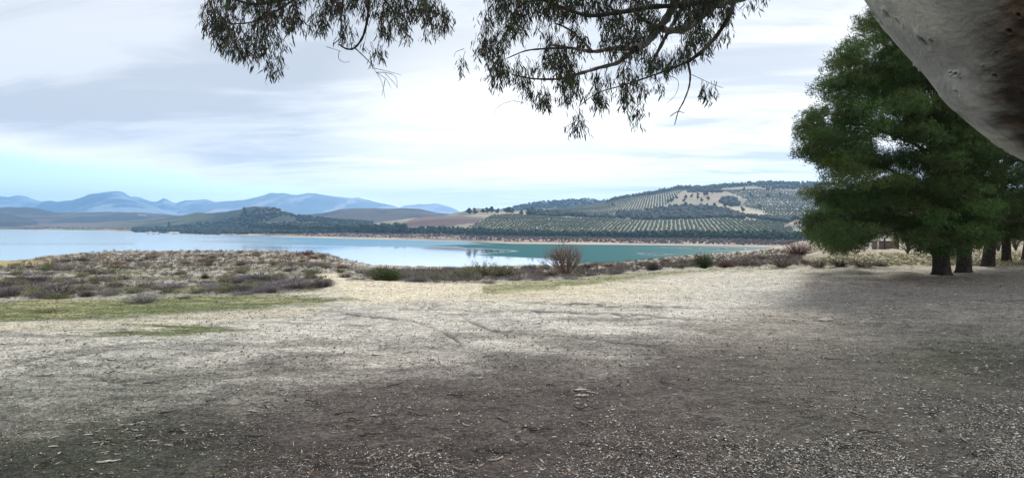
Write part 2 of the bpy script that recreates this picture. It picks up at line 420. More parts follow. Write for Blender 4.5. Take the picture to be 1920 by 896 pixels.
# wheel tracks and cracks in the crust
trk = [[(640, 588), (720, 594), (780, 604), (830, 622), (862, 642)], [(745, 577), (860, 581), (905, 585), (1000, 581), (1090, 586), (1200, 590), (1330, 600)],
       [(860, 588), (885, 605), (925, 620), (1010, 628), (1110, 634), (1200, 648), (1250, 655)], [(960, 566), (1080, 570), (1180, 576), (1290, 574)],
       [(660, 660), (760, 648), (850, 655)], [(40, 700), (90, 680), (160, 662), (230, 652)], [(60, 706), (160, 703), (200, 712)], [(200, 714), (320, 706), (480, 700), (620, 690), (700, 676)],
       [(230, 722), (330, 712), (520, 702)], [(180, 660), (205, 690), (200, 720)], [(90, 640), (220, 628), (330, 612), (460, 602)], [(0, 650), (110, 640), (240, 618)],
       [(1340, 603), (1480, 601), (1600, 606), (1700, 612)], [(1100, 600), (1230, 604), (1340, 610)], [(480, 655), (600, 640), (700, 632)], [(0, 690), (60, 672), (160, 655), (300, 640)]]
tm = np.zeros(XX.shape)
wob = (n_b - .5) * 12
for k, p in enumerate(trk):
    d = pdist(PX + wob * 2, PY + wob, p)
    tm = np.maximum(tm, smooth(2.6 if k < 4 else 4.5, .3, d) * (.85 if k < 4 else .5))
tm *= .45 + .75 * smooth(.35, .6, n_a)
ZZ = ZZ - tm * .022 * (YY < 26)
col = mixv(col, C(.13, .12, .10), tm * (YY < 26))
# low crusty darker flecks over the open ground
fl = smooth(.57, .68, n_s) * smooth(545, 600, PY) * (YY < 30)
col = mixv(col, C(.17, .16, .14), fl * .55)
# litter, with tree shade painted into the same dark mask, mostly at right
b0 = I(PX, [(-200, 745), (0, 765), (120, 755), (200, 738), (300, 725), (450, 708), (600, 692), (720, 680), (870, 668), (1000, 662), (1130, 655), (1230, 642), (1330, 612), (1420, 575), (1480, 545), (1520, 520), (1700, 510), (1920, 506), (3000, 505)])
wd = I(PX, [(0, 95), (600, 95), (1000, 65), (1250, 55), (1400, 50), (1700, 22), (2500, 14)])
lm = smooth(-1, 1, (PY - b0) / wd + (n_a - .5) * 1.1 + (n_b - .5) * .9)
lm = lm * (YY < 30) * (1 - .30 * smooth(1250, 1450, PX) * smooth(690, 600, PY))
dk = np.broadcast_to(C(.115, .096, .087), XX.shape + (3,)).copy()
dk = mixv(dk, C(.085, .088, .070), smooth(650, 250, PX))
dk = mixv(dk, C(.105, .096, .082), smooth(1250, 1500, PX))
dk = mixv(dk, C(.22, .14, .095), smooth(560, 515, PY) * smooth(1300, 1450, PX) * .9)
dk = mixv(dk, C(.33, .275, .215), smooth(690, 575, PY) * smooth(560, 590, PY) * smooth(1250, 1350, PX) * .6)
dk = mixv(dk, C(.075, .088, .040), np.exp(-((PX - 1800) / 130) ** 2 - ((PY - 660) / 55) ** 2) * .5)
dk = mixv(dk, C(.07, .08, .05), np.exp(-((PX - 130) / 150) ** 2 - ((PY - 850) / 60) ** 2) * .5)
dk = mixv(dk, C(.115, .085, .065), smooth(1480, 1640, PX) * smooth(575, 535, PY) * .85)  # shade under the pines painted into the ground colour
dk = mixv(dk, dk * .72, smooth(720, 880, PY))      # litter darker toward the near edge
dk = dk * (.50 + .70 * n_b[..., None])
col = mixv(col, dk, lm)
# green strips
gt = I(PX, [(-300, 566), (0, 563), (200, 560), (350, 553), (450, 552), (600, 556), (680, 562)]); gb = I(PX, [(-300, 612), (0, 606), (200, 598), (400, 586), (550, 575), (680, 563)])
g1 = smooth(-3, 4, PY - gt + (n_b - .5) * 14) * smooth(-5, 7, gb - PY + (n_b - .5) * 20) * (PX < 690)
g2 = np.exp(-((PX - 300) / 170) ** 2 - ((PY - 617) / 15) ** 2) * smooth(.42, .6, n_s) * 1.3
rt = I(PX, [(820, 545), (950, 530), (1050, 524), (1170, 514), (1300, 505), (1400, 501), (1600, 499)]); rb = I(PX, [(820, 548), (900, 552), (1000, 545), (1080, 538), (1200, 522), (1350, 508), (1500, 503)])
g3 = smooth(-3, 3, PY - rt + (n_b - .5) * 8) * smooth(-4, 5, rb - PY + (n_b - .5) * 14) * smooth(815, 870, PX) * (PX < 1560) * .85
gm = np.clip(g1 * .95 + g2 + g3, 0, 1) * (YY < 60)
gc = mixv(np.broadcast_to(C(.155, .18, .065), XX.shape + (3,)), C(.34, .32, .17), smooth(.42, .62, n_a * .5 + n_b * .5))
gc = mixv(gc, C(.10, .12, .05), smooth(.52, .62, n_s) * .7)
col = mixv(col, gc, gm)
# pale strip left below the grass
ps = smooth(-4, 6, PY - gb) * smooth(12, -6, PY - gb - 14) * (PX < 600) * (1 - g2)
col = mixv(col, C(.50, .45, .32), ps * .6 * (YY < 30))
# shrubland beyond
sb = I(PX, [(-300, 566), (0, 563), (200, 560), (350, 553), (520, 552), (600, 545), (625, 528), (650, 513), (690, 528), (800, 533), (900, 531), (1080, 523), (1200, 511), (1300, 504), (1400, 501), (1600, 499.5), (3000, 499)])
sm = smooth(3, -3, PY - sb + (n_b - .5) * 5)
scr = mixv(np.broadcast_to(C(.20, .182, .17), XX.shape + (3,)), C(.21, .205, .11), smooth(.42, .62, n_a))
scr = mixv(scr, C(.22, .145, .105), smooth(.45, .62, n_c) * smooth(505, 485, PY))
scr = mixv(scr, C(.42, .39, .34), smooth(.46, .56, fbm(XX * .3 + 20, YY * .55 + 3, 4)) * .9)
col = mixv(col, scr, sm)
fld = sm * smooth(1490, 1560, PX)
col = mixv(col, mixv(np.broadcast_to(C(.42, .38, .25), XX.shape + (3,)), C(.30, .26, .18), smooth(.4, .62, n_a)), fld * .9)
pth = pip(PX + (n_b - .5) * 10, PY + (n_b - .5) * 4, [(585, 514), (645, 511), (690, 523), (800, 532), (905, 532), (905, 549), (700, 566), (655, 556), (640, 541), (628, 526)])
col = np.where(pth[..., None], C(.64, .57, .43), col)
tl = pip(PX, PY, [(-50, 490), (45, 489), (115, 484), (110, 489), (45, 497), (-50, 503)])
col = np.where((tl & (YY > 40))[..., None], C(.42, .35, .16), col)
# bare shore just above the water
sh = smooth(-10, -15, ZZ); col = mixv(col, C(.46, .40, .30), sh * .9)
rg = smooth(1480, 1520, PX) * (YY > 60) * (n_c > .35); col = mixv(col, C(.34, .27, .20), rg * .5)
V = np.stack([XX, YY, ZZ], -1).reshape(-1, 3)
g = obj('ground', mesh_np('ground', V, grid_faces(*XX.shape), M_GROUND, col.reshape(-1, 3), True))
tag(g, kind='structure')
del V

# ------------------------------------------------------------------ LAKE
wpx = np.arange(-700, 1700, 6.0); wpy = np.concatenate([np.arange(700, 510, -20.), np.arange(510, 427, -.7), np.arange(427, 419, -1.5)])
wY = (EYE - WATER) * F / (wpy - HY); wYY, wPX = np.meshgrid(wY, wpx, indexing='ij')
wPY = np.broadcast_to(wpy[:, None], wYY.shape); wX = toX(wYY, wPX)
nw = fbm(wX * .012, wYY * .02, 4)
wq = (nw - .5)
teal = smooth(-14, 26, (wPX + wq * 260) - I(wPY, [(455, 880), (462, 870), (468, 900), (480, 905), (488, 985), (494, 1040), (500, 1100)]))
bl = smooth(-2, 2, wPY - I(wPX, [(300, 436), (500, 444), (860, 451)]) + wq * 5) * smooth(-2, 2, I(wPX, [(350, 452), (500, 459), (860, 462)]) - wPY + wq * 8) * smooth(330, 620, wPX + wq * 200)
wh = pip(wPX, wPY, [(1190, 474), (1240, 475.2), (1262, 476.8), (1235, 478), (1205, 476.3)]) | pip(wPX, wPY, [(1235, 463.6), (1330, 465.5), (1400, 466.5), (1390, 468), (1310, 466.6)]) | pip(wPX, wPY, [(1060, 456), (1200, 458), (1200, 459), (1060, 457.5)])
gbl = smooth(-1.5, 1.5, wPY - 455) * smooth(-2, 2, 459 - wPY) * (wPX < 250)
ruf = np.clip(np.maximum(teal, bl * .75), 0, 1); ruf = np.where(wh, .05, ruf); ruf = np.maximum(ruf, gbl * .18)
wc = np.stack([ruf, np.clip(bl * (1 - teal), 0, 1), smooth(350, 620, wPX + wq * 120) * (1 - ruf) * smooth(459, 464, wPY + wq * 4)], -1)
w = obj('lake', mesh_np('lake', np.stack([wX, wYY, np.full(wX.shape, WATER)], -1).reshape(-1, 3), grid_faces(*wX.shape), M_WATER, wc.reshape(-1, 3), True))
tag(w, kind='structure')

# ------------------------------------------------------------------ HILLS AND MOUNTAINS
def build_sheet(name, S, px0, px1, step, nrow, mat, colf, dense=None):
    pxs = np.arange(px0, px1 + step, step)
    y0, y1 = S.range(pxs)
    t = np.linspace(0, 1, nrow) if dense is None else dense
    Y = y0[None, :] + (y1 - y0)[None, :] * t[:, None]
    P = np.broadcast_to(pxs[None, :], Y.shape); X = toX(Y, P); Z = S.z(X, Y)
    py = HY + F * (EYE - Z) / Y
    c = colf(X, Y, Z, P, py)
    me = mesh_np(name, np.stack([X, Y, Z], -1).reshape(-1, 3), grid_faces(*Y.shape), mat, c.reshape(-1, 3), True)
    return tag(obj(name, me), kind='structure')
def ridge_sheet(crest, Yc, Yf, Yb, zb, amp, sc, seed):
    cols = []
    for x, y in crest:
        zc = toZ(Yc, y)
        ks = [(Yf, zb), (Yf + .25 * (Yc - Yf), zb + .20 * (zc - zb)), (Yf + .6 * (Yc - Yf), zb + .56 * (zc - zb)), (Yf + .85 * (Yc - Yf), zb + .86 * (zc - zb)), (Yc, zc), (Yb, zb)]
        cols.append((x, ks))
    def nz(X, Y):
        env = smooth(Yf, Yf + .3 * (Yc - Yf), Y) * (.25 + .75 * smooth(Yc * 1.0, Yc - .25 * (Yc - Yf), Y))
        return (ridged(X * sc + seed, Y * sc * .5 + seed, 5) - .62) * amp * env
    return Sheet(cols, None, nz, False)
def cmix(a, b, f): return a * (1 - f[..., None]) + b * f[..., None]
def mcol(base, lite, sc, s=0):
    def f(X, Y, Z, P, py):
        n = ridged(X * sc + s, Y * sc * .6 + s, 5)
        return cmix(np.broadcast_to(C(*base), X.shape + (3,)), C(*lite), smooth(.62, .76, n))
    return f
def jag(pts, amp, step=3, seed=0):
    xs = np.arange(pts[0][0], pts[-1][0] + step, step)
    ys = np.interp(xs, [p[0] for p in pts], [p[1] for p in pts])
    return list(zip(xs, ys + (fbm(xs * .075 + seed, xs * 0 + seed, 5, .6) - .5) * amp * 2.6))
MB = (.010, .050, .125); ML = (.20, .26, .30)  # haze blue mixed into the mountains' own colour
def mountain(pts, Yc, amp, seed, base=MB, lite=ML, am=2.0):
    S = ridge_sheet(jag(pts, am, 6, seed), Yc, Yc - 2600, Yc + 1500, -24, amp, .0016, seed)
    build_sheet('mountain', S, pts[0][0], pts[-1][0], 3, 60, M_MOUNT, mcol(base, lite, .0022, seed))
mountain([(-500, 380), (-250, 362), (-120, 372), (0, 367.5), (20, 368.5), (35, 366.5), (50, 369.5), (75, 377), (100, 386), (130, 405)], 9800, 60, 2)
mountain([(120, 395), (165, 364), (200, 360), (220, 358), (232, 361), (245, 370), (262, 368.5), (285, 379), (297, 377), (307, 371), (328, 381), (345, 376), (365, 375), (385, 373.5), (402, 378), (450, 390), (520, 405)], 9600, 60, 5, am=1.2)
mountain([(-500, 390), (-100, 398), (0, 393), (60, 383), (75, 378), (92, 374.5), (108, 377), (135, 375), (160, 368), (178, 364), (205, 364), (230, 367), (250, 373), (280, 382), (300, 390), (330, 402), (380, 408)], 7600, 110, 9, am=1.2)
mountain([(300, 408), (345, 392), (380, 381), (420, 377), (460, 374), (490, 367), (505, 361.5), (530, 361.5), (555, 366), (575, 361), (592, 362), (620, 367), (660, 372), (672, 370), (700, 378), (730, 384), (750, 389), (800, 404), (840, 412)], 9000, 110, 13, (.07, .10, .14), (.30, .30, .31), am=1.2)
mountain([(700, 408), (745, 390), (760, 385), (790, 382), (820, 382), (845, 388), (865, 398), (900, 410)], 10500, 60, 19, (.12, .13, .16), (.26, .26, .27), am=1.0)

def hill(name, pts, Yc, depth, amp, seed, base, lite, sc=.006, am=.8, back=500, rows=50):
    S = ridge_sheet(jag(pts, am, 6, seed), Yc, Yc - depth, Yc + back, -24, amp, sc * .6, seed)
    build_sheet(name, S, pts[0][0], pts[-1][0], 3, rows, M_HILL, mcol(base, lite, sc, seed))
    return S
S_B = hill('far_hill', [(-700, 400), (-200, 396), (0, 389.5), (20, 388), (50, 388.5), (80, 393), (105, 398), (140, 399), (200, 397.5), (260, 398), (320, 402), (380, 408), (480, 416)], 3400, 1100, 26, 4, (.030, .042, .052), (.10, .088, .082), .004)
S_B2 = hill('far_hill', [(-700, 392), (-100, 394), (0, 397), (22, 402), (50, 409), (75, 417), (110, 425)], 2500, 700, 10, 6, (.020, .028, .040), (.05, .05, .06), .006)
S_D = hill('far_hill', [(480, 412), (540, 406), (600, 400), (640, 392), (680, 390), (720, 391), (760, 390), (785, 390.5), (805, 395), (820, 399), (880, 404), (960, 410)], 2700, 1000, 22, 8, (.026, .034, .046), (.075, .068, .07), .005)
S_E = hill('far_hill', [(800, 412), (840, 403), (870, 395), (895, 389.5), (925, 391), (960, 395), (1010, 402), (1060, 408)], 2200, 600, 10, 15, (.12, .12, .08), (.22, .20, .13), .006)
S_G = hill('far_hill', [(900, 404), (950, 391), (975, 385), (1000, 380.5), (1040, 376), (1075, 373.5), (1100, 372.5), (1130, 375.5), (1160, 378), (1260, 390)], 2600, 700, 16, 21, (.030, .045, .055), (.055, .07, .07), .01, am=.5)

# shore line bearings -> distance
SHX = [-900, 0, 200, 400, 500, 560, 700, 860, 960, 1100, 1250, 1350, 1450, 1560, 2600]
SHY = [431, 430.5, 433, 438.5, 443, 445, 449, 452.5, 457, 458.5, 460, 461.5, 463.5, 466, 470]
TBY = [427, 427, 427.5, 429.5, 433, 435, 437.5, 440, 442.5, 444.5, 447, 449, 451.5, 452, 452]   # foot of the shore pines
CRK = [-900, -100, 150, 230, 270, 320, 350, 372, 400, 430, 455, 462, 480, 500, 515, 530, 545, 562, 600, 640, 700, 760, 800, 860]
CRV = [420, 420, 418, 416, 415, 408, 402.5, 398.5, 400, 395.5, 391.5, 388.5, 386.5, 387, 389.5, 394, 399, 405, 408, 413, 417, 420, 423, 426]
def shoreY(x): return 20 * F / (np.interp(x, SHX, SHY) - HY)
def pineY(x): return 17.8 * F / (np.interp(x, SHX, TBY) - HY)
colsC = []
for x in sorted(set(list(range(-900, 861, 20)) + CRK)):
    ys = shoreY(x); yt = pineY(x); yc = max(1700, yt + 500)
    colsC.append((x, [(ys - 60, -24), (ys, WATER), (ys + .45 * (yt - ys), -17.4), (yt, -16.2), (yt + .5 * (yc - yt), -16.2 + .42 * (toZ(yc, np.interp(x, CRK, CRV)) + 16.2)), (yc, toZ(yc, float(np.interp(x, CRK, CRV)))), (yc + 400, -24)]))
def nC(X, Y): return (fbm(X * .02, Y * .02, 4) - .5) * smooth(700, 1300, Y) * 5
S_C = Sheet(colsC, None, nC, False)
SHORE_A = C(.12, .085, .08); SHORE_B = C(.34, .27, .21); SHORE_R = C(.42, .25, .17)
def shore_col(X, Y, P, c):
    ys = shoreY(P); yt = pineY(P); t = (Y - ys) / (yt - ys)
    n = fbm(X * .03, Y * .05, 5); n2 = fbm(X * .012 + 9, Y * .02, 4)
    s = cmix(np.broadcast_to(SHORE_A, X.shape + (3,)), SHORE_B, smooth(.50, .58, n))
    s = cmix(s, C(.44, .38, .29), smooth(.26, .10, t + (n2 - .5) * .5))
    s = cmix(s, SHORE_R, smooth(.5, .62, n2) * smooth(800, 1050, P) * .3)
    s = cmix(s, C(.20, .22, .11), smooth(.55, .7, n2) * smooth(700, 400, P) * .6)
    return cmix(s, c, smooth(.96, 1.06, t))
def colC(X, Y, Z, P, py):
    n = fbm(X * .010 + 3, Y * .010, 5)
    c = cmix(np.broadcast_to(C(.028, .044, .036), X.shape + (3,)), C(.085, .105, .055), smooth(.42, .62, n) * smooth(440, 330, P))
    c = cmix(c, C(.13, .105, .095), smooth(.5, .62, fbm(X * .02, Y * .02 + 8, 4)) * smooth(420, 470, P) * .8)
    c = cmix(c, C(.38, .30, .22), (pip(P, py, [(500, 391), (520, 389), (535, 397), (520, 395)])).astype(float) * .8)
    c = cmix(c, C(.18, .14, .12), smooth(300, 150, P) * .7)
    return shore_col(X, Y, P, c)
build_sheet('wooded_hill', S_C, -900, 860, 3, 130, M_HILL, colC, np.linspace(0, 1, 130) ** 1.3)

# olive hill
OCX = [700, 760, 800, 860, 900, 950, 1007, 1060, 1085, 1120, 1138, 1150, 1180, 1200, 1225, 1250, 1270, 1300, 1350, 1400, 1450, 1540, 1700, 1920, 2300, 2900]
OCV = [418, 411, 406, 404, 399, 398, 393, 389, 387, 383, 378, 373.5, 368.5, 365, 361, 356, 352.5, 351.5, 349, 345, 343.5, 343, 345, 352, 362, 372]
def crestO(x): return np.interp(x, OCX, OCV)
colsO = []
for x in sorted(set(list(range(700, 2901, 20)) + OCX)):
    ys = shoreY(x); yt = pineY(x); c = float(crestO(x)); low = smooth(900, 1150, np.array(float(x)))
    yc = 1250 + 650 * float(low); yf = yt + .30 * (yc - yt); f = max(409.0, c + 6)
    f = f if x > 860 else c + 4
    ym = yt + .52 * (yc - yt); m = f - (f - c) * .36
    colsO.append((x, [(ys - 60, -24), (ys, WATER), (ys + .45 * (yt - ys), -17.6), (yt, -16.2), (yf, toZ(yf, f)), (ym, toZ(ym, m)), (yc, toZ(yc, c)), (yc + 500, -24 if x < 1100 else 0)]))
def nO(X, Y): return (fbm(X * .006 + 4, Y * .008, 4) - .5) * smooth(650, 1200, Y) * 9
S_O = Sheet(colsO, None, nO, False)
F_LOW = [(925, 404), (960, 402), (1000, 405), (1060, 409), (1150, 411), (1200, 415), (1300, 413), (1350, 410), (1440, 415), (1478, 420), (1500, 446), (1400, 446), (1300, 444), (1200, 442), (1100, 440), (1000, 438), (900, 436), (880, 425)]
F_UP = [(985, 398), (1085, 388), (1130, 381), (1200, 367), (1270, 355), (1290, 354), (1268, 366), (1252, 378), (1245, 389), (1200, 396), (1160, 396), (1157, 407), (1100, 406), (985, 402)]
F_RT = [(1352, 357), (1420, 355), (1520, 360), (1560, 366), (1560, 402), (1440, 397), (1392, 387), (1400, 375), (1380, 366)]
F_R2 = [(1430, 398), (1560, 402), (1560, 412), (1470, 408)]
W_1 = [(1158, 398), (1200, 397), (1250, 389), (1290, 386), (1330, 388), (1370, 394), (1395, 405), (1400, 411), (1350, 409), (1300, 411.5), (1200, 413.5), (1158, 410)]
W_2 = [(1398, 407), (1440, 408), (1500, 411), (1600, 418), (1600, 432), (1540, 430), (1500, 413), (1475, 418), (1430, 413)]
W_3 = [(1346, 378), (1360, 370), (1380, 373), (1390, 384), (1378, 388), (1358, 384)]
W_4 = [(1285, 354), (1352, 351), (1356, 361), (1290, 361)]
W_5 = [(1060, 396), (1005, 398.5), (985, 402), (985, 404.5), (1060, 406.5), (1158, 411), (1158, 406), (1100, 405.5)]
W_6 = [(1400, 344), (1560, 344), (1560, 356), (1440, 355)]
MEAD = [(1250, 388), (1262, 372), (1290, 361), (1352, 362), (1385, 352), (1350, 372), (1350, 384), (1310, 390)]
TAN2 = [(1345, 384), (1392, 390), (1428, 398), (1447, 406), (1400, 404), (1370, 395)]
PURP = [(735, 426), (765, 414), (795, 406), (860, 405), (905, 408), (925, 417), (860, 421), (840, 426)]
def colO(X, Y, Z, P, py):
    n = fbm(X * .012, Y * .012, 5)
    c = cmix(np.broadcast_to(C(.20, .19, .13), X.shape + (3,)), C(.34, .29, .21), smooth(.42, .6, n))
    def put(poly, cc, f=1.0):
        nonlocal c
        m = pip(P + (n - .5) * 8, py + (n - .5) * 3, poly).astype(float) * f
        c = cmix(c, C(*cc), m)
    put(PURP, (.15, .105, .10))
    put(F_UP, (.34, .30, .225)); put(F_RT, (.31, .27, .22)); put(F_R2, (.28, .26, .2))
    put(F_LOW, (.26, .26, .18))
    put(MEAD, (.27, .24, .16)); put([(1270, 362), (1300, 362), (1360, 366), (1345, 375), (1290, 372)], (.36, .25, .19), .8)
    put(TAN2, (.42, .36, .24))
    for w_ in (W_1, W_2, W_3, W_4, W_5, W_6): put(w_, (.060, .062, .058))
    cr = crestO(P); m = smooth(7, 4, py - cr) * smooth(1135, 1150, P); c = cmix(c, C(.055, .06, .05), m)
    m = (np.abs(py - (413.5 + (P - 1200) * .0)) < .8) * (P > 1400) * (P < 1500); c = cmix(c, C(.5, .46, .4), m * .6)
    return shore_col(X, Y, P, c)
build_sheet('olive_hill', S_O, 700, 2900, 3, 230, M_HILL, colO, np.linspace(0, 1, 230) ** 1.15)

# ------------------------------------------------------------------ FAR TREES
def ico(sub):
    bm = bmesh.new(); bmesh.ops.create_icosphere(bm, subdivisions=sub, radius=1); bm.verts.ensure_lookup_table()
    V = np.array([v.co[:] for v in bm.verts]); Fa = np.array([[v.index for v in f.verts] for f in bm.faces]); bm.free(); return V, Fa
ICO1, ICO2 = ico(1), ico(2)
def blobs(G, P, rad, hgt, base, seed, ic=ICO1, rough=.35, cv=.3):
    rng = np.random.default_rng(seed); n = len(P); V0, F0 = ic
    nv = len(V0)
    k = 1 + (rng.random((n, nv)) - .5) * 2 * rough
    V = V0[None] * k[..., None]
    V = V * np.stack([rad, rad, hgt * .5], 1)[:, None, :]
    V = V + P[:, None, :]; V[..., 2] += (hgt * .5)[:, None]
    a = rng.random(n) * 6.28
    c = np.asarray(base)[None, :] * (1 - cv + 2 * cv * rng.random((n, 1))) if np.ndim(base) == 1 else base
    up = .8 + .35 * rng.random((n, nv, 1))
    G.add(V.reshape(-1, 3), (F0[None] + (np.arange(n) * nv)[:, None, None]).reshape(-1, 3), (c[:, None, :] * up).reshape(-1, 3))
def scatter(S, polys, n, Y0, Y1, seed, avoid=None):
    """random points on a hill that fall in given fields"""
    rng = np.random.default_rng(seed); xs = [p[0] for q in polys for p in q]
    px = rng.uniform(min(xs), max(xs), n * 40); Y = np.sqrt(rng.uniform(Y0 ** 2, Y1 ** 2, n * 40)); X = toX(Y, px); Z = S.z(X, Y)
    py = HY + F * (EYE - Z) / Y; m = np.zeros(len(px), bool)
    for q in polys: m |= pip(px, py, q)
    i = np.nonzero(m)[0][:n]; return np.stack([X[i], Y[i], Z[i]], 1)
# olive trees planted in rows
def rows(S, poly, ang, dr, dt, Y0, Y1, seed):
    rng = np.random.default_rng(seed); xs = [p[0] for p in poly]
    d = np.array((math.sin(ang), math.cos(ang))); e = np.array((d[1], -d[0]))
    a = np.arange(-900, 1200, dr); b = np.arange(Y0 - 500, Y1 + 700, dt)
    A, B = np.meshgrid(a, b); X = A * e[0] + B * d[0]; Y = A * e[1] + B * d[1]
    X = (X + rng.normal(0, .55, X.shape)).ravel(); Y = (Y + rng.normal(0, .7, Y.shape)).ravel()
    m = (Y > Y0) & (Y < Y1); X, Y = X[m], Y[m]; px = CX + F * X / Y; m = (px > min(xs)) & (px < max(xs)); X, Y = X[m], Y[m]
    Z = S.z(X, Y); px = CX + F * X / Y; py = HY + F * (EYE - Z) / Y
    m = pip(px, py, poly) & (rng.random(len(px)) > .10)
    yt = pineY(px); m &= Y > yt + 12
    return np.stack([X[m], Y[m], Z[m] - .1], 1)
OL = np.concatenate([rows(S_O, F_LOW, R(13.5), 5.6, 4.6, 600, 1250, 1), rows(S_O, F_UP, R(12.5), 6.0, 5.0, 900, 2000, 2),
                     rows(S_O, F_RT, R(6), 6.5, 6.0, 900, 2000, 3), rows(S_O, F_R2, R(30), 6.5, 6.0, 900, 1600, 4)])
o_ = np.argsort(OL[:, 1]); OL = OL[o_]
olv = []
rr = np.random.default_rng(5)
for k in range(6):
    G = Geo(); V0, F0 = ICO1
    blobs(G, np.zeros((1, 3)), np.array([1.3]), np.array([2.3]), np.array((.085, .105, .06)), 100 + k, ICO2 if False else ICO1, .22, .1)
    olv.append(G.mesh('olive_tree', M_FAR))
for k in range(300):
    p = OL[k]; o = obj('olive_tree', olv[k % 6], tuple(p), None, rr.random() * 6, float(rr.uniform(.85, 1.25)))
    tag(o, 'small round grey-green olive tree in the lower terraced grove across the lake', 'olive tree', 'olive trees in rows on the far hillside')
G = Geo(); P = OL[300:]; r_ = RNG.uniform(1.15, 1.6, len(P)); blobs(G, P, r_, r_ * 1.75, np.array((.085, .10, .06)), 8, ICO1, .22, .25)
tag(obj('olive_grove', G.mesh('olive_grove', M_FAR)), 'rows of grey-green olive trees covering the pale hillside fields', 'olive grove', kind='stuff')
# woods
G = Geo()
WS = [(W_1, 900, 900, 1500), (W_2, 300, 800, 1600), (W_3, 130, 1000, 2000), (W_4, 220, 1400, 2000), (W_5, 200, 850, 1500), (W_6, 300, 1400, 2000)]
for k, (q, n, a, b) in enumerate(WS):
    P = scatter(S_O, [q], n, a, b, 30 + k); s = RNG.uniform(2.2, 4.2, len(P)); blobs(G, P, s, s * 1.7, np.array((.050, .058, .048)), 40 + k, ICO1, .3, .35)
px = RNG.uniform(1138, 1600, 700); yc = 1900 - RNG.uniform(0, 90, 700) ; X = toX(yc, px); P = np.stack([X, yc, S_O.z(X, yc) - .5], 1)
s = RNG.uniform(2.0, 4.5, len(P)); blobs(G, P, s, s * 1.9, np.array((.050, .058, .042)), 50, ICO1, .35, .35)
px = RNG.uniform(250, 700, 2600); Y = RNG.uniform(1000, 1710, 2600); X = toX(Y, px); Z = S_C.z(X, Y)
keep = (fbm(X * .01, Y * .01 + 4, 3) > .38); P = np.stack([X, Y, Z - .5], 1)[keep]; s = RNG.uniform(2.4, 5.0, len(P))
blobs(G, P, s, s * 1.3, np.array((.030, .046, .036)), 51, ICO1, .3, .35)
px = RNG.uniform(930, 1160, 700); Y = RNG.uniform(2350, 2605, 700); X = toX(Y, px); P = np.stack([X, Y, S_G.z(X, Y) - 1], 1); s = RNG.uniform(3, 6, 700)
blobs(G, P, s, s * 1.2, np.array((.032, .045, .045)), 52, ICO1, .3, .3)
tag(obj('woodland', G.mesh('woodland', M_FAR)), 'dark evergreen woods across the hillsides beyond the lake', 'woodland', kind='stuff')

# pines along the far shore: the nearest 280 as trees of their own
def conifer(seed, sub=ICO2):
    rng = np.random.default_rng(seed); G = Geo()
    for j in range(5):
        a = rng.random() * 6.28; q = np.array([[math.cos(a) * 1.3 * rng.random(), math.sin(a) * 1.3 * rng.random(), 1.2 + j * .8]])
        blobs(G, q, np.array([rng.uniform(1.2, 2.2) * (1.15 - j * .12)]), np.array([rng.uniform(2.0, 3.0)]), np.array((.040, .062, .036)) * rng.uniform(.75, 1.35), seed * 9 + j, ICO1, .3, .25)
    c = G.mesh('crown', M_FAR)
    T = Geo(); V, Fa = tube_([(0, 0, -.5), (0, .1, 2.5)], [.22, .12], 5); T.add(V, Fa, (.06, .05, .04))
    return c, T.mesh('trunk', M_TWIG)
def tube_(path, rad, sides=6, twist=0.0):
    P = np.array(path, float); n = len(P); rad = np.asarray(rad, float)
    T = np.gradient(P, axis=0); T /= np.linalg.norm(T, axis=1)[:, None] + 1e-9
    ref = np.array((0, 0, 1.0)) if abs(T[0][2]) < .8 else np.array((0, 1.0, 0))
    A = np.cross(T, ref); A /= np.linalg.norm(A, axis=1)[:, None] + 1e-9; B = np.cross(T, A)
    t = np.linspace(0, 2 * math.pi, sides, endpoint=False)
    V = P[:, None, :] + rad[:, None, None] * (A[:, None, :] * np.cos(t)[None, :, None] + B[:, None, :] * np.sin(t)[None, :, None])
    V = V.reshape(-1, 3); Fa = []
    i = np.arange(n - 1)[:, None] * sides; j = np.arange(sides)[None, :]; j2 = (j + 1) % sides
    Fa = np.stack([(i + j).ravel(), (i + j2).ravel(), (i + sides + j2).ravel(), (i + sides + j).ravel()], 1)
    return V, Fa
cvar = [conifer(200 + k) for k in range(7)]
rr = np.random.default_rng(6); pts = []
for row in range(3):
    x = 470.0
    while x < 1640:
        y = pineY(x) + 4 + row * 9 + rr.normal(0, 2)
        pts.append((x, y)); x += (4.6 if x > 900 else 6.0) * rr.uniform(.6, 1.4) * F / y / 2.0
pts.sort(key=lambda p: p[1]); G = Geo()
for k, (x, y) in enumerate(pts):
    S = S_O if x > 780 else S_C; X = float(toX(y, x)); z = float(max(S_O.z(X, y) if x > 700 else -99, S_C.z(X, y) if x < 860 else -99)) - .2
    s = rr.uniform(.8, 1.35) * (1.9 if x < 760 else 1.0) * (1.0 if x < 760 or x > 960 else 1.0)
    if k < 270:
        t_ = thing('pine_tree', (X, y, z), 'dark pine in the far shore belt, ' + ('at the foot of the wooded knoll' if x < 640 else 'below the brown ridge left of centre' if x < 800 else 'at the centre of the belt' if x < 960 else 'under the left part of the olive grove' if x < 1130 else 'under the middle of the olive grove' if x < 1300 else 'under the right end of the olive grove'), 'pine tree', 'pines along the far shore')
        t_.scale = (s, s, s); t_.rotation_euler = (0, 0, rr.random() * 6)
        c, tk = cvar[k % 7]; obj('crown', c, (0, 0, 0), t_); obj('trunk', tk, (0, 0, 0), t_)
    else:
        for j in range(3): blobs(G, np.array([[X + rr.normal(0, .8), y, z + j * 1.3 * s]]), np.array([2.0 * s]), np.array([3.0 * s]), np.array((.040, .060, .038)) * rr.uniform(.7, 1.3), k * 3 + j, ICO1, .3, .2)
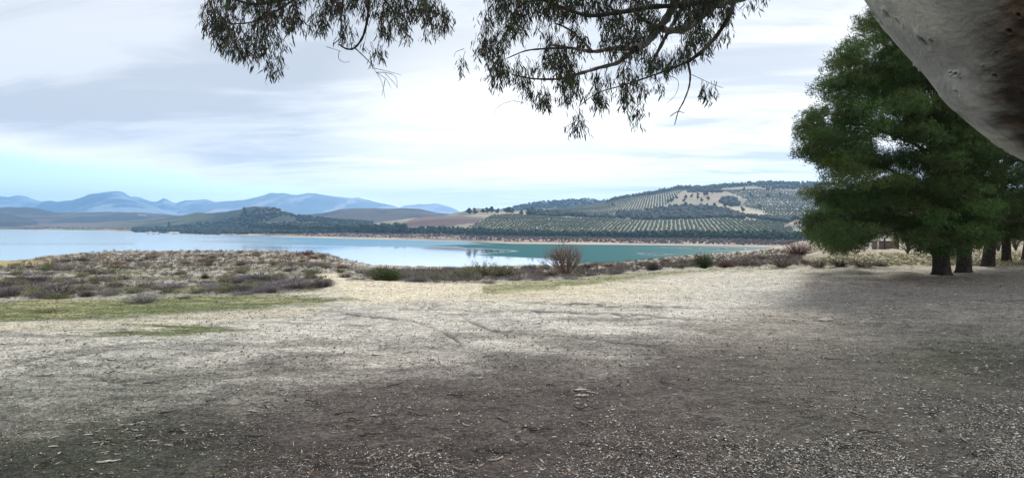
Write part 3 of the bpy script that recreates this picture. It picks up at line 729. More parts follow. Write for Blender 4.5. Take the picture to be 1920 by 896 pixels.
if G.n: tag(obj('shore_wood', G.mesh('shore_wood', M_FAR)), 'continuous dark pine wood behind the first trees of the far shore', 'wood', kind='stuff')
G = Geo(); bx = RNG.uniform(-100, 1560, 5200); bt = RNG.random(5200) ** .6; by = shoreY(bx) + (pineY(bx) - shoreY(bx)) * (.22 + .78 * bt)
bX = toX(by, bx); bz = np.where(bx > 780, S_O.z(bX, by), S_C.z(bX, by)); P = np.stack([bX, by, bz - .1], 1)
s = RNG.uniform(.5, 1.5, 5200); blobs(G, P, s, s * 1.1, np.array((.11, .085, .075)), 77, ICO1, .35, .4)
tag(obj('beach_scrub', G.mesh('beach_scrub', M_FAR)), 'low brown scrub scattered over the bare far shore', 'scrub', kind='stuff')
# lone trees on the hills
def lone(px, Y, S, s, label, group=None, sx=1.0):
    X = float(toX(Y, px)); z = float(S.z(X, Y)) - .3
    t_ = thing('hill_tree', (X, Y, z), label, 'tree', group); t_.scale = (s * sx, s * sx, s)
    c, tk = cvar[int(px) % 7]; obj('crown', c, (0, 0, 0), t_); obj('trunk', tk, (0, 0, 0), t_)
lone(1000, 1150, S_O, 2.6, 'tallest dark tree standing on the crest left of the upper olive field')
lone(993, 1140, S_O, 2.1, 'bushy dark tree just left of the tallest tree on the crest', sx=1.5)
lone(978, 1130, S_O, 1.6, 'small dark pointed tree between two fields left of the tall crest trees')
lone(1074, 1120, S_O, 1.7, 'round brown tree alone on the boundary under the upper olive rows', sx=1.4)
lone(1149, 1550, S_O, 1.3, 'dark tree standing alone high in the upper olive field', sx=1.4)
for k, x in enumerate((906, 914, 922, 933, 950, 956, 961, 890, 880)):
    lone(x, 1215, S_O, 1.5 + .25 * (k % 3), 'rounded brownish tree in the short row on the low skyline by the olive hill', 'trees in a row on the low skyline', 1.3)
for k, (x, Y) in enumerate([(1286, 1500), (1283, 1420), (1297, 1530), (1309, 1560), (1309, 1480), (1321, 1560), (1326, 1560), (1316, 1400), (1328, 1440), (1335, 1600), (1286, 1330), (1268, 1510), (1262, 1470), (1258, 1440), (1253, 1420), (1325, 1290), (1340, 1300), (1360, 1290), (1370, 1280), (1408, 1500), (1440, 1450), (1395, 1640), (1462, 1500), (1500, 1520), (1440, 1600), (1392, 1180), (1425, 1230)]):
    lone(x, Y, S_O, 1.5, 'small dark round tree dotted about the tan meadow high on the olive hill', 'trees dotted over the meadow', 1.15)
# row of shrubs on the knoll skyline
lone(459, 1690, S_C, 3.0, 'dark tree at the left end of the knoll skyline beyond the lake')
lone(388, 1650, S_C, 1.6, 'small tree on the low saddle left of the knoll')
lone(316, 1650, S_C, 2.2, 'dark tree on the skyline where the wooded hill runs down to the left')

# ------------------------------------------------------------------ HOUSES FAR OFF
def box(G, c, s, col=(1, 1, 1)):
    V = np.array([(x, y, z) for x in (-.5, .5) for y in (-.5, .5) for z in (0, 1)]) * np.array(s) + np.array(c)
    G.add(V, np.array([(0, 1, 3, 2), (4, 6, 7, 5), (0, 4, 5, 1), (2, 3, 7, 6), (1, 5, 7, 3), (0, 2, 6, 4)]), col)
def gable(G, c, s, h, col=(1, 1, 1)):
    w, d = s[0] / 2 + .4, s[1] / 2 + .4
    V = np.array([(-w, -d, 0), (w, -d, 0), (w, d, 0), (-w, d, 0), (-w, 0, h), (w, 0, h)]) + np.array(c)
    G.add(V, np.array([(0, 1, 5, 4), (2, 3, 4, 5)]), col); G.add(V, np.array([(1, 2, 5), (3, 0, 4)]), col); G.add(V, np.array([(0, 3, 2, 1)]), col)
def house(px, Y, S, blocks, label, rot=0):
    X = float(toX(Y, px)); z = float(S.z(X, Y)) - .3; t_ = thing('farmhouse', (X, Y, z), label, 'house'); t_.rotation_euler = (0, 0, rot)
    for (bx, by, w, d, h) in blocks:
        G = Geo(); box(G, (bx, by, 0), (w, d, h)); obj('wall', G.mesh('wall', M_WHITE), parent=t_)
        G = Geo(); gable(G, (bx, by, h + .02), (w, d), h * .35); obj('roof', G.mesh('roof', M_TILE), parent=t_)
        k = max(1, int(w / 4))
        for j in range(k):
            G = Geo(); box(G, (bx + (j - (k - 1) / 2) * w / k, by - d / 2 - .03, h * .4), (1.1, .12, 1.3)); obj('window', G.mesh('window', M_GLASS), parent=t_)
house(1488, 790, S_O, [(-4, 0, 11, 6, 3.4), (5.5, 1, 7, 7, 5.0), (12, 2, 5, 5, 2.8)], 'long white farmhouse with a taller wing at the foot of the olive hill')
house(264, 3050, S_B, [(0, 0, 18, 9, 6), (14, 3, 9, 8, 4)], 'tiny white farmhouse alone on the brown hill beyond the left arm of the lake')
house(775, 2050, S_D, [(0, 0, 16, 8, 5)], 'small white house in the fields below the brown ridge at centre')

# ------------------------------------------------------------------ GIANT LEANING GUM (top right) AND ITS HANGING BRANCHES
gum = thing('eucalyptus_tree', (2.9, 1.75, 0), 'leaning eucalyptus with smooth pale trunk across the top right corner and hanging leafy branches', 'tree')
GO = np.array((2.9, 1.75, 0))
def cr(P, n):   # catmull-rom
    P = np.array(P, float); P = np.concatenate([[2 * P[0] - P[1]], P, [2 * P[-1] - P[-2]]]); out = []
    m = len(P) - 3
    for i in range(m):
        t = np.linspace(0, 1, n, endpoint=(i == m - 1))[:, None]; a, b, c, d = P[i:i + 4]
        out.append(.5 * ((2 * b) + (-a + c) * t + (2 * a - 5 * b + 4 * c - d) * t ** 2 + (-a + 3 * b - 3 * c + d) * t ** 3))
    return np.concatenate(out)
AX = [(3.25, 1.8, -.25), (2.80, 1.78, .45), (2.35, 1.72, 1.35), (1.98, 1.66, 1.88), W3(2128, 24, 1.62), W3(2012, -73, 1.62), W3(1876, -214, 1.64), (.92, 1.75, 2.98), (.60, 2.1, 3.7), (.35, 2.6, 4.5)]
A0 = np.array(AX, float)
path = cr(AX, 140); path = np.concatenate([path[:280:14], path[280:980:1], path[980::14]]); n = len(path); tt = np.concatenate([np.linspace(0, 1, len(cr(AX, 140)))[:280:14], np.linspace(0, 1, len(cr(AX, 140)))[280:980], np.linspace(0, 1, len(cr(AX, 140)))[980::14]])
rad = np.interp(tt, [0, .1, .3, .5, .65, 1], [.56, .46, .41, .39, .37, .30])
SD = 430
T_ = np.gradient(path, axis=0); T_ /= np.linalg.norm(T_, axis=1)[:, None]
A_ = np.array((0, -1.0, 0)) - T_ * (T_ @ np.array((0, -1.0, 0)))[:, None]; A_ /= np.linalg.norm(A_, axis=1)[:, None]; B_ = np.cross(T_, A_)
tw_ = np.linspace(-1, 1, SD, endpoint=False); ang = -.9 + math.pi * (tw_ * .5 + .5 * tw_ ** 7)     # finer on the side that faces the clearing
Vt = path[:, None, :] + rad[:, None, None] * (A_[:, None, :] * np.cos(ang)[None, :, None] + B_[:, None, :] * np.sin(ang)[None, :, None])
ii = np.arange(n - 1)[:, None] * SD; jj = np.arange(SD)[None, :]; j2 = (jj + 1) % SD
Ft = np.stack([(ii + jj).ravel(), (ii + j2).ravel(), (ii + SD + j2).ravel(), (ii + SD + jj).ravel()], 1)
cen = path[:, None, :]; nrm = (Vt - cen) / rad[:, None, None]
aa = ang[None, :]; ss = np.concatenate([[0], np.cumsum(np.linalg.norm(np.diff(path, axis=0), axis=1))])[:, None]
xa = np.cos(aa) * 1.3; ya = np.sin(aa) * 1.3
dsp = (fbm(xa * 1.2 + ss * .8 + 7, ya * 1.2 + ss * .5 + 3, 4) - .5) * .04 + (fbm(xa * 7 + 7, ya * 7 + ss * 3.0, 5) - .5) * .010
rr = np.random.default_rng(77); pit = np.zeros((n, SD))
for k in range(900):
    i0 = rr.uniform(.8, ss.max() - .8); a0 = rr.uniform(-2.5, .8); rp = rr.uniform(.0022, .0060) * rr.choice([.7, 1, 1.3])
    r0, r1 = np.searchsorted(ss[:, 0], [i0 - .03, i0 + .03]); 
    da = np.abs(aa - a0) * .39
    d = np.hypot((ss[r0:r1] - i0) * .8, da) / rp
    pit[r0:r1] += np.exp(-d ** 2 * .8) - .4 * np.exp(-(d - 1.9) ** 2 * 2.0)
dsp = dsp - pit * .008
Vt = Vt + nrm * dsp[..., None]
# cream bark, sky-lit left edge and shaded face painted in, torn brown bark toward the far right side
cpx = CX + F * Vt[..., 0] / np.maximum(Vt[..., 1], .3); cpy = HY + F * (EYE - Vt[..., 2]) / np.maximum(Vt[..., 1], .3)
nb = fbm(Vt[..., 0] * 6 + Vt[..., 1] * 4 + 3, Vt[..., 2] * 6 + Vt[..., 1] * 3, 5); nf = fbm(Vt[..., 0] * 20 + Vt[..., 1] * 17, Vt[..., 2] * 22 + Vt[..., 1] * 9 + 4, 5)
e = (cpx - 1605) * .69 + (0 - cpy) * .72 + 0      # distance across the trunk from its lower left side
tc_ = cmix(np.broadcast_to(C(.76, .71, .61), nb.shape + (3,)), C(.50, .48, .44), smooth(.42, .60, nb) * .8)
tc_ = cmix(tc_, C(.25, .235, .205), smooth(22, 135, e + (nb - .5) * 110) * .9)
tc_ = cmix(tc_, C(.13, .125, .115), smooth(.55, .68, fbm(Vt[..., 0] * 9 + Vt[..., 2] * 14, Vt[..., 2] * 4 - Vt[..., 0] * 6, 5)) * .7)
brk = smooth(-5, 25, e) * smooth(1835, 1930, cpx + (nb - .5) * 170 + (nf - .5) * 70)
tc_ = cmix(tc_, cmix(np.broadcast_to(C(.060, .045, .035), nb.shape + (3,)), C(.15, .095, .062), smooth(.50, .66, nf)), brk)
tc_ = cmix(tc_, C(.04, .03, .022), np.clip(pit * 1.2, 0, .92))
Vt = Vt - nrm * (brk * .010 * (.6 + nf))[..., None]
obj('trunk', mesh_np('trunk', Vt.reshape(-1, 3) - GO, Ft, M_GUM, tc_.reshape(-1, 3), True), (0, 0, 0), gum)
def branch(pts, Yd, r0, r1, c=(.20, .18, .17), name='branch', sides=8):
    if len(pts[0]) == 2: P = [W3(x, y, Yd + .25 * math.sin(i * 1.7 + x)) for i, (x, y) in enumerate(pts)]
    else: P = [np.array(p) for p in pts]
    q = cr(P, 8); r = np.linspace(r0, r1, len(q)) * (1 + .12 * np.sin(np.arange(len(q)) * 1.3))
    V, Fa = tube_(q, r, sides); G = Geo(); G.add(V, Fa, c)
    obj(name, G.mesh(name, M_TWIG, True, GO), (0, 0, 0), gum); return q
top = np.array((.35, 2.6, 4.4))
PB = (.27, .25, .24); DBr = (.055, .048, .045)
branch([tuple(top), (1.0, 4.2, 5.2), tuple(W3(1520, -90, 6.4)), tuple(W3(1430, -22, 6.9))], 7, .16, .075, PB)
branch([(1430, -22), (1382, -2), (1348, 5), (1310, 35), (1287, 52), (1255, 58), (1240, 53)], 7.0, .055, .035, PB)
branch([tuple(top), (.6, 4.6, 5.2), tuple(W3(1260, -70, 7.2)), tuple(W3(1266, -2, 7.2))], 7, .13, .05, PB)
qm = branch([(1268, -4), (1255, 26), (1237, 52), (1214, 78), (1191, 93)], 7.1, .045, .042, PB)
branch([(1191, 93), (1165, 90), (1140, 93), (1110, 97), (1069, 90), (1030, 84)], 7.1, .032, .012, PB)
branch([(1191, 93), (1172, 108), (1156, 119), (1121, 128), (1085, 139), (1055, 148), (1000, 148), (960, 140)], 7.2, .030, .007, (.17, .15, .14))
branch([(1285, -10), (1276, 20), (1252, 62), (1232, 100), (1222, 118)], 7.4, .030, .014, (.19, .17, .16))
branch([(1400, -14), (1295, 9), (1229, 13), (1185, 20), (1147, 26), (1098, 29), (1040, 9), (1000, -8)], 6.6, .030, .016, DBr)
branch([(1185, 20), (1205, 36), (1230, 52)], 6.7, .014, .018, DBr)
branch([(1110, 97), (1085, 70), (1060, 52), (1040, 44)], 7.2, .017, .008, (.16, .14, .13))
branch([(1069, 90), (1020, 92), (985, 96), (950, 110)], 7.1, .014, .005, DBr)
branch([(1378, 0), (1368, 28), (1342, 70), (1313, 99), (1290, 116)], 6.4, .024, .016, DBr)
branch([(1290, 116), (1294, 140), (1292, 163), (1282, 190), (1272, 209), (1265, 234)], 6.4, .012, .004, DBr)
branch([(1272, 209), (1264, 213), (1256, 219)], 6.4, .005, .004, DBr); branch([(1272, 209), (1283, 212)], 6.4, .004, .003, DBr)
branch([(1286, 78), (1288, 100), (1290, 116)], 6.4, .006, .010, DBr)
branch([(1290, 116), (1262, 128), (1235, 138), (1200, 150), (1170, 160), (1120, 175), (1085, 200)], 6.6, .012, .004, DBr)
branch([(1296, 140), (1318, 150), (1340, 160), (1356, 165)], 6.4, .003, .002, DBr)
branch([(1240, 138), (1270, 150), (1268, 175), (1250, 195)], 6.5, .003, .002, DBr)
branch([tuple(top), (-.6, 4.6, 5.6), tuple(W3(760, -130, 7.4)), tuple(W3(690, -60, 7.3))], 7, .12, .035, PB)
branch([(690, -60), (640, -20), (560, -6), (500, 6), (470, 8), (430, -3), (390, -12)], 7.2, .030, .008, DBr)
branch([(560, -6), (520, 20), (480, 40), (440, 45), (405, 40)], 7.2, .014, .004, DBr)
branch([(690, -60), (692, 0), (688, 40), (680, 70), (665, 90), (650, 92), (636, 84)], 7.1, .018, .008, DBr)
branch([(665, 90), (680, 104), (696, 120)], 7.1, .007, .004, DBr); branch([(645, -10), (640, 25), (640, 60)], 7.2, .012, .007, DBr)
branch([(700, -20), (730, 10), (745, 26), (790, 18), (825, 28)], 7.0, .012, .003, DBr)
for tw in ([(694, 120), (706, 137), (716, 155), (722, 185)], [(706, 136), (725, 150), (733, 165)], [(700, 128), (722, 133), (752, 141)], [(706, 136), (726, 137), (742, 145), (745, 165)], [(722, 138), (738, 155), (746, 166)],
           [(722, 150), (716, 180)], [(612, 88), (640, 97)], [(636, 96), (635, 110), (645, 117), (656, 116)], [(983, 194), (960, 190), (935, 200), (925, 218)], [(870, 92), (855, 98), (851, 108)], [(1073, 232), (1056, 240)], [(1300, 112), (1320, 100)]):
    branch(tw, 7.0, .0035, .0018, (.12, .10, .09), 'twig', 4)
# leaves
EL = [(372, 45), (385, 85), (425, 108), (465, 122), (500, 134), (508, 151), (522, 148), (532, 112), (560, 72), (600, 68), (640, 78), (680, 98), (695, 122), (718, 122), (724, 84), (745, 70), (775, 88), (800, 80), (850, 56), (846, 28), (815, -10), (800, -110), (400, -110), (395, -10), (372, 15)]
ER = [(912, -10), (905, 55), (880, 78), (858, 118), (850, 138), (860, 168), (880, 142), (890, 160), (905, 140), (930, 172), (960, 152), (1003, 200), (1020, 212), (1060, 208), (1070, 256), (1092, 252), (1098, 212), (1150, 205), (1183, 205), (1188, 252), (1202, 240), (1212, 195), (1236, 176), (1250, 180), (1238, 150), (1290, 130), (1318, 100), (1340, 60), (1372, 40), (1380, -20), (1380, -130), (912, -130)]
ER2 = [(1380, -130), (1380, 30), (1395, 42), (1410, 20), (1430, 28), (1452, 14), (1455, -10), (1480, -130)]
ER3 = [(1298, 152), (1325, 160), (1352, 158), (1357, 176), (1335, 196), (1320, 188), (1300, 172)]
rr = np.random.default_rng(21)
def leaf_twigs(poly, n, Y0, Y1, dens, ltw=(.06, .18), thr=.465):
    xs = [p[0] for p in poly]; ys = [p[1] for p in poly]; out = []
    while len(out) < n:
        x = rr.uniform(min(xs), max(xs)); y = rr.uniform(min(ys), max(ys)); Y = rr.uniform(Y0, Y1); L_ = rr.uniform(*ltw)
        if not pip(np.array(x), np.array(y), poly): continue
        if not pip(np.array(x), np.array(y + L_ * F / Y * .85), poly): continue
        if fbm(np.array(x / 26.), np.array(y / 36.) + 7, 3) < thr - .1 * (y < 20): continue
        out.append((x, y, Y, L_))
    return out
def leaf_geo(G, tws, Gt):
    for (x, y, Y, L_) in tws:
        b = W3(x, y, Y); sway = rr.normal(0, .5, 3); sway[2] = 0
        d = np.array((sway[0], sway[1], -1.0)); d /= np.linalg.norm(d)
        k = int(L_ * 46) + 2
        tp = rr.random(k) ** .8; P = b + d * (tp * L_)[:, None] + rr.normal(0, .018, (k, 3))
        D = np.stack([rr.normal(0, .5, k), rr.normal(0, .5, k), -np.ones(k)], 1) + d * .3; D /= np.linalg.norm(D, axis=1)[:, None]
        S_ = np.cross(D, rr.normal(0, 1, (k, 3))); S_ /= np.linalg.norm(S_, axis=1)[:, None]; Nn = np.cross(D, S_)
        ll = rr.uniform(.05, .105, k)[:, None]; ww = ll * rr.uniform(.10, .17, (k, 1))
        cur = rr.normal(0, .16, (k, 1)) * ll
        p0 = P; a1 = P + D * ll * .35 + S_ * ww * .5 + Nn * cur * .5; a2 = P + D * ll * .35 - S_ * ww * .5 + Nn * cur * .5
        b1 = P + D * ll * .7 + S_ * ww * .35 + Nn * cur * .8; b2 = P + D * ll * .7 - S_ * ww * .35 + Nn * cur * .8; e_ = P + D * ll
        V = np.stack([p0, a1, a2, b1, b2, e_], 1).reshape(-1, 3); i = (np.arange(k) * 6)[:, None]
        base = np.array((.032, .040, .026)); cc = base * rr.uniform(.55, 1.5, (k, 1)); 
        if rr.random() < .12: cc = np.array((.085, .048, .03)) * rr.uniform(.7, 1.3, (k, 1))
        elif rr.random() < .2: cc = np.array((.055, .085, .022)) * rr.uniform(.8, 1.2, (k, 1))
        cc = np.repeat(cc, 6, 0)
        G.add(V, np.concatenate([i + np.array([0, 1, 2]), i + np.array([3, 5, 4])]), cc)
        G.f.setdefault(4, []).append((i + np.array([1, 3, 4, 2])) + G.n - len(V))
        V, Fa = tube_([b + np.array((rr.normal(0, .02), rr.normal(0, .02), .05)), b, b + d * L_], [.003, .0025, .0012], 3); Gt.add(V, Fa, (.07, .055, .045))
allt = leaf_twigs(EL, 1650, 6.3, 8.0, 1) + leaf_twigs(ER, 3200, 6.0, 8.2, 1) + leaf_twigs(ER2, 45, 6.3, 7.2, 1, (.08, .16), .35) + leaf_twigs(ER3, 14, 6.35, 6.5, 1, (.05, .12), .2) \
     + leaf_twigs([(1372, 10), (1376, 55), (1340, 95), (1310, 118), (1300, 110), (1335, 75), (1360, 35)], 22, 6.3, 6.6, 1, (.05, .12), .1)
cells = {}
for t4 in allt: cells.setdefault((int(t4[0] // 48), int(t4[1] // 52), int(t4[2] > 7)), []).append(t4)
for key in sorted(cells):
    G = Geo(); Gt = Geo(); leaf_geo(G, cells[key], Gt)
    ls = tag(obj('leaf_spray', G.mesh('leaf_spray', M_LEAF, False, GO), (0, 0, 0), gum), kind='stuff')
    tag(obj('stalk', Gt.mesh('stalk', M_TWIG, False, GO), (0, 0, 0), ls), kind='stuff')

# ------------------------------------------------------------------ PINES ON THE RIGHT
def blades(P, D, Ln, Wd, rng):
    S_ = np.cross(D, rng.normal(0, 1, P.shape)); S_ /= np.linalg.norm(S_, axis=1)[:, None] + 1e-9
    V = np.stack([P - S_ * Wd[:, None] * .5, P + S_ * Wd[:, None] * .5, P + D * Ln[:, None]], 1).reshape(-1, 3)
    return V, (np.arange(len(P)) * 3)[:, None] + np.array([0, 1, 2])
def pads(G, cs, rads, nper, col, rng, ln=(.07, .15), wd=(.013, .028)):
    for c, r in zip(cs, rads):
        k = int(1.35 * nper * (r[0] / .55) ** 2)
        q = rng.normal(0, 1, (k, 3)); q /= np.linalg.norm(q, axis=1)[:, None]
        m = rng.random((k, 1)) ** .45
        # tufts: needles gathered around shoot tips
        P = np.array(c) + q * m * np.array(r)
        nt_ = max(6, k // 9); tips = P[rng.integers(0, k, nt_)]; P = tips[rng.integers(0, nt_, k)] + rng.normal(0, .045, (k, 3))
        D = q * .9 + rng.normal(0, .55, (k, 3)) + np.array((0, 0, .35)); D /= np.linalg.norm(D, axis=1)[:, None]
        V, Fa = blades(P, D, rng.uniform(*ln, k), rng.uniform(*wd, k), rng)
        cc = np.array(col) * rng.uniform(.55, 1.65) * np.array((rng.uniform(.85, 1.25), 1, rng.uniform(.8, 1.1)))
        G.add(V, Fa, np.repeat(cc * rng.uniform(.7, 1.35, (k, 1)), 3, 0))
PC = [(1612, 26), (1588, 56), (1562, 92), (1550, 112), (1538, 148), (1522, 165), (1514, 200), (1492, 213), (1488, 245), (1484, 287), (1502, 322), (1560, 336), (1486, 346), (1490, 372), (1512, 392), (1560, 398), (1490, 408), (1503, 428), (1515, 452), (1545, 472), (1585, 478), (1640, 468), (1662, 448), (1690, 446), (1706, 472), (1755, 488), (1800, 484), (1850, 466), (1880, 452), (1925, 458), (2250, 470), (2350, 200), (2250, -120), (1700, -140), (1640, -20)]
def pine(px, Y, lean, rtr, npad, lo, hi, label, seed, xr, nper=420, zmax=9.5, col=(.058, .098, .030), xl=None):
    rng = np.random.default_rng(seed); X = float(toX(Y, px)); z = float(gz(X, Y)); base = np.array((X, Y, z))
    t_ = thing('pine_tree', (X, Y, z - .05), label, 'pine tree', 'pines growing at the right edge of the clearing')
    H = zmax * .93
    pth_ = cr([(0, 0, -.1), (lean * .25, 0, .5), (lean * .9, .1, 1.6), (lean * 1.5, .2, 3.0), (lean * 1.8, .1, 5.5), (lean * 1.9, 0, H)], 10)
    rd = np.interp(np.linspace(0, 1, len(pth_)), [0, .06, .2, .4, .7, 1], [rtr * 1.35, rtr * 1.05, rtr * .92, rtr * .75, rtr * .45, .03])
    V, Fa = tube_(pth_, rd, 26); a = np.tile(np.linspace(0, 6.283, 26, endpoint=False), len(pth_)); c0 = np.repeat(pth_, 26, 0); zz = V[:, 2]
    V = c0 + (V - c0) * (1 + .10 * (fbm(np.cos(a) * 2 + 5, np.sin(a) * 2 + zz * .8, 4) - .5)[:, None] * 2 + (.14 * np.cos(a * 5) * np.exp(-np.clip(zz, 0, 9) * 5))[:, None])
    me = mesh_np('trunk', V, Fa, M_BARK, None, True); obj('trunk', me, (0, 0, .05), t_)
    cs, rs, k = [], [], 0
    while len(cs) < npad and k < 60000:
        k += 1
        p = rng.uniform(xr[0], xr[1]); q = rng.uniform(-140, 492); yy = Y + rng.uniform(-1, 1) * 2.7
        if not pip(np.array(p), np.array(q), PC): continue
        w_ = W3(p, q, yy); rel = w_ - base
        if rel[2] > zmax or rel[2] < .7: continue
        rr_ = rng.uniform(.36, .78); 
        e1 = rr_ / yy * F * .72
        ok = all(pip(np.array(p + a), np.array(q + b), PC) for a, b in ((-e1, 0), (e1 * .5, 0), (0, -e1 * .5), (0, e1 * .5)))
        if not ok: continue
        # sky gaps
        g_ = fbm(np.array(p / 42. + 3), np.array(q / 34. + seed * .0 + 2), 3)
        if q < 330 and g_ < .34: continue
        if math.hypot((p - 1672) / 24., (q - 262) / 34.) < 1.0 and rng.random() < .85: continue
        if math.hypot((p - 1735) / 26., (q - 195) / 12.) < 1.0: continue
        rel = rel.astype(float); cs.append(rel); rs.append((rr_, rr_, rr_ * .42))
    G = Geo(); pads(G, cs, rs, nper, col, rng)
    # boughs run from the trunk out to the foliage pads
    GB = Geo(); sel = rng.permutation(len(cs))[:max(10, len(cs) // 5)]
    for j in sel:
        c = cs[j]; r_h = math.hypot(c[0] - lean, c[1]); zt = max(1.5, c[2] - .35 * r_h - .1)
        i = int(np.argmin(np.abs(pth_[:, 2] - zt))); s0 = pth_[i]
        mid = (s0 + c) / 2 + np.array((rng.normal(0, .3), rng.normal(0, .3), abs(rng.normal(0, .25)))); q = cr([s0, mid, c], 5)
        V, Fa = tube_(q, np.linspace(.012 + .008 * r_h, .008, len(q)), 5); GB = Geo(); GB.add(V, Fa, (.075, .06, .05)); obj('bough', GB.mesh('bough', M_TWIG), (0, 0, .05), t_)
    
    obj('crown', G.mesh('crown', M_NEEDLE), (0, 0, .05), t_)
    return t_
pine(1765, 20.0, -.05, .245, 520, 0, 0, 'nearest, stoutest pine at the left of the row, its crown spreading over the clearing', 1, (1480, 1860), 560, 9.6)
pine(1806, 21.6, .10, .225, 190, 0, 0, 'pine with dark leaning trunk directly right of the stoutest pine', 2, (1640, 2050), 380, 9.2, (.046, .080, .027))
pine(1851, 24.5, .28, .215, 200, 0, 0, 'third pine trunk from the left, tilting to the right', 3, (1740, 2100), 360, 9.4, (.046, .080, .027))
pine(1886, 27.0, .05, .175, 200, 0, 0, 'slim straight pine trunk, fourth in the row', 4, (1780, 2180), 360, 9.6, (.043, .074, .025))
pine(1925, 29.0, .32, .23, 210, 0, 0, 'pine cut by the right edge of the picture, its trunk leaning right', 5, (1830, 2300), 340, 9.8, (.046, .080, .027))
# low trees further back, seen between the trunks
def leafy(px, Y, h, w, label, seed, col=(.075, .10, .04), cat='tree', name='small_tree'):
    rng = np.random.default_rng(seed); X = float(toX(Y, px)); z = float(gz(X, Y)); t_ = thing(name, (X, Y, z), label, cat)
    G = Geo(); GB = Geo(); cs = []; rs = []
    for k in range(26):
        a = rng.random() * 6.28; r_ = w / 2 * math.sqrt(rng.random()); c = np.array((math.cos(a) * r_, math.sin(a) * r_, h * rng.uniform(.35, .95))); cs.append(c); rs.append((.55 * w / 2.5,) * 2 + (.4 * w / 2.5,))
        q = cr([(0, 0, 0), c * np.array((.3, .3, .5)), c], 4); V, Fa = tube_(q, np.linspace(.05 * h / 3, .012, len(q)), 4); GB.add(V, Fa, (.10, .08, .065))
    pads(G, cs, rs, 150, col, rng, (.10, .2), (.03, .06)); obj('stem', GB.mesh('stem', M_TWIG), parent=t_); obj('crown', G.mesh('crown', M_NEEDLE), parent=t_); return t_
leafy(1836, 60, 2.6, 3.4, 'small grey-green tree seen between the second and third pine trunks', 61, (.10, .12, .07))
leafy(1872, 66, 2.4, 3.0, 'small tree seen between the third and fourth pine trunks', 62, (.08, .11, .05))
leafy(1905, 70, 3.6, 4.6, 'pale olive-green tree seen right of the fourth pine trunk', 63, (.15, .16, .09))
leafy(1702, 46, 2.0, 1.9, 'yellow-green sapling under the hanging boughs left of the stoutest pine', 64, (.10, .12, .035))

# open shelter
sx_, sy_ = float(toX(92, 1667)), 92.0; sz = float(gz(sx_, sy_))
sh_ = thing('shelter', (sx_, sy_, sz), 'open shelter with rubble back wall and timber posts in the field beyond the pines', 'shelter')
G = Geo(); 
rg_ = np.random.default_rng(9)
G.n and None
G = Geo(); box(G, (0, .9, -.2), (3.6, .35, 1.35)); obj('wall', G.mesh('wall', M_MASON), parent=sh_)
G = Geo(); box(G, (0, .1, 1.62), (4.4, 2.4, .12)); obj('roof', G.mesh('roof', M_CONC), parent=sh_)
for x in (-2.0, -1.1, .75, 2.0):
    G = Geo(); box(G, (x, -.9, -.2), (.16, .16, 1.80)); obj('post', G.mesh('post', M_WOOD if x != -2.0 else M_CONC), parent=sh_)
G = Geo(); box(G, (.2, -1.6, -.1), (4.6, .5, .22)); obj('step', G.mesh('step', M_WOOD), parent=sh_)

# ------------------------------------------------------------------ SHRUBS
def shrub_mesh(seed, kind):
    rng = np.random.default_rng(seed); G = Geo()
    P_ = dict(purple=((.25, .225, .24), 260, .9, 1.6, .010), dark=((.075, .066, .062), 330, 1.0, 1.9, .012), dry=((.24, .195, .17), 170, 1.5, 1.0, .009),
              green=((.095, .125, .045), 360, 1.35, 1.2, .012), red=((.20, .10, .085), 300, 1.3, 1.2, .010), olive=((.22, .225, .13), 230, 1.2, 1.2, .010), straw=((.33, .28, .18), 200, 1.1, 1.3, .010))
    c, n, ht, spread, wd = P_[kind]
    # unit shrub: height ~1, width ~2*spread/ht
    a = rng.random(n) * 6.283; el = np.arccos(rng.uniform(.05, 1, n) ** .8); rad = .5 * spread
    D = np.stack([np.cos(a) * np.sin(el) * rad * 1.15, np.sin(a) * np.sin(el) * rad * 1.15, np.cos(el) * .95 + .12], 1)
    ln = np.linalg.norm(D, axis=1) * rng.uniform(.72, 1.05, n); Dn = D / np.linalg.norm(D, axis=1)[:, None]
    B = np.stack([np.cos(a), np.sin(a), 0 * a], 1) * (rng.random(n) * .22 * rad)[:, None]
    V, Fa = blades(B, Dn, ln, np.full(n, wd * 1.6), rng); G.add(V, Fa, np.repeat(np.array(c) * .75 * rng.uniform(.6, 1.2, (n, 1)), 3, 0))
    m = n * 5; i = rng.integers(0, n, m); t = rng.uniform(.35, 1.0, m)[:, None]
    P2 = B[i] + Dn[i] * ln[i][:, None] * t; D2 = Dn[i] + rng.normal(0, .5, (m, 3)) + np.array((0, 0, .15)); D2 /= np.linalg.norm(D2, axis=1)[:, None]
    leafy_ = kind in ('green', 'olive')
    V, Fa = blades(P2, D2, rng.uniform(.06, .18, m) * (.8 if leafy_ else 1), np.full(m, wd * (2.6 if leafy_ else 1.3)), rng)
    G.add(V, Fa, np.repeat(np.array(c) * rng.uniform(.65, 1.45, (m, 1)), 3, 0))
    return G.mesh('shrub', M_SHRUB)
KINDS = ['purple', 'dark', 'dry', 'green', 'red', 'olive', 'straw']
SM = {k: [shrub_mesh(300 + 10 * i + j, k) for j in range(4)] for i, k in enumerate(KINDS)}
KL = dict(purple='rounded leafless grey-mauve scrub bush on the lakeside flat', dark='low dark brown scrub bush on the lakeside flat', dry='thin bare twiggy brown shrub on the slope above the lake',
          green='small green broom bush among the dry scrub', red='reddish bare shrub among the lakeside scrub', olive='olive-green scrub bush on the lakeside flat', straw='straw-coloured dry bush on the lakeside flat')
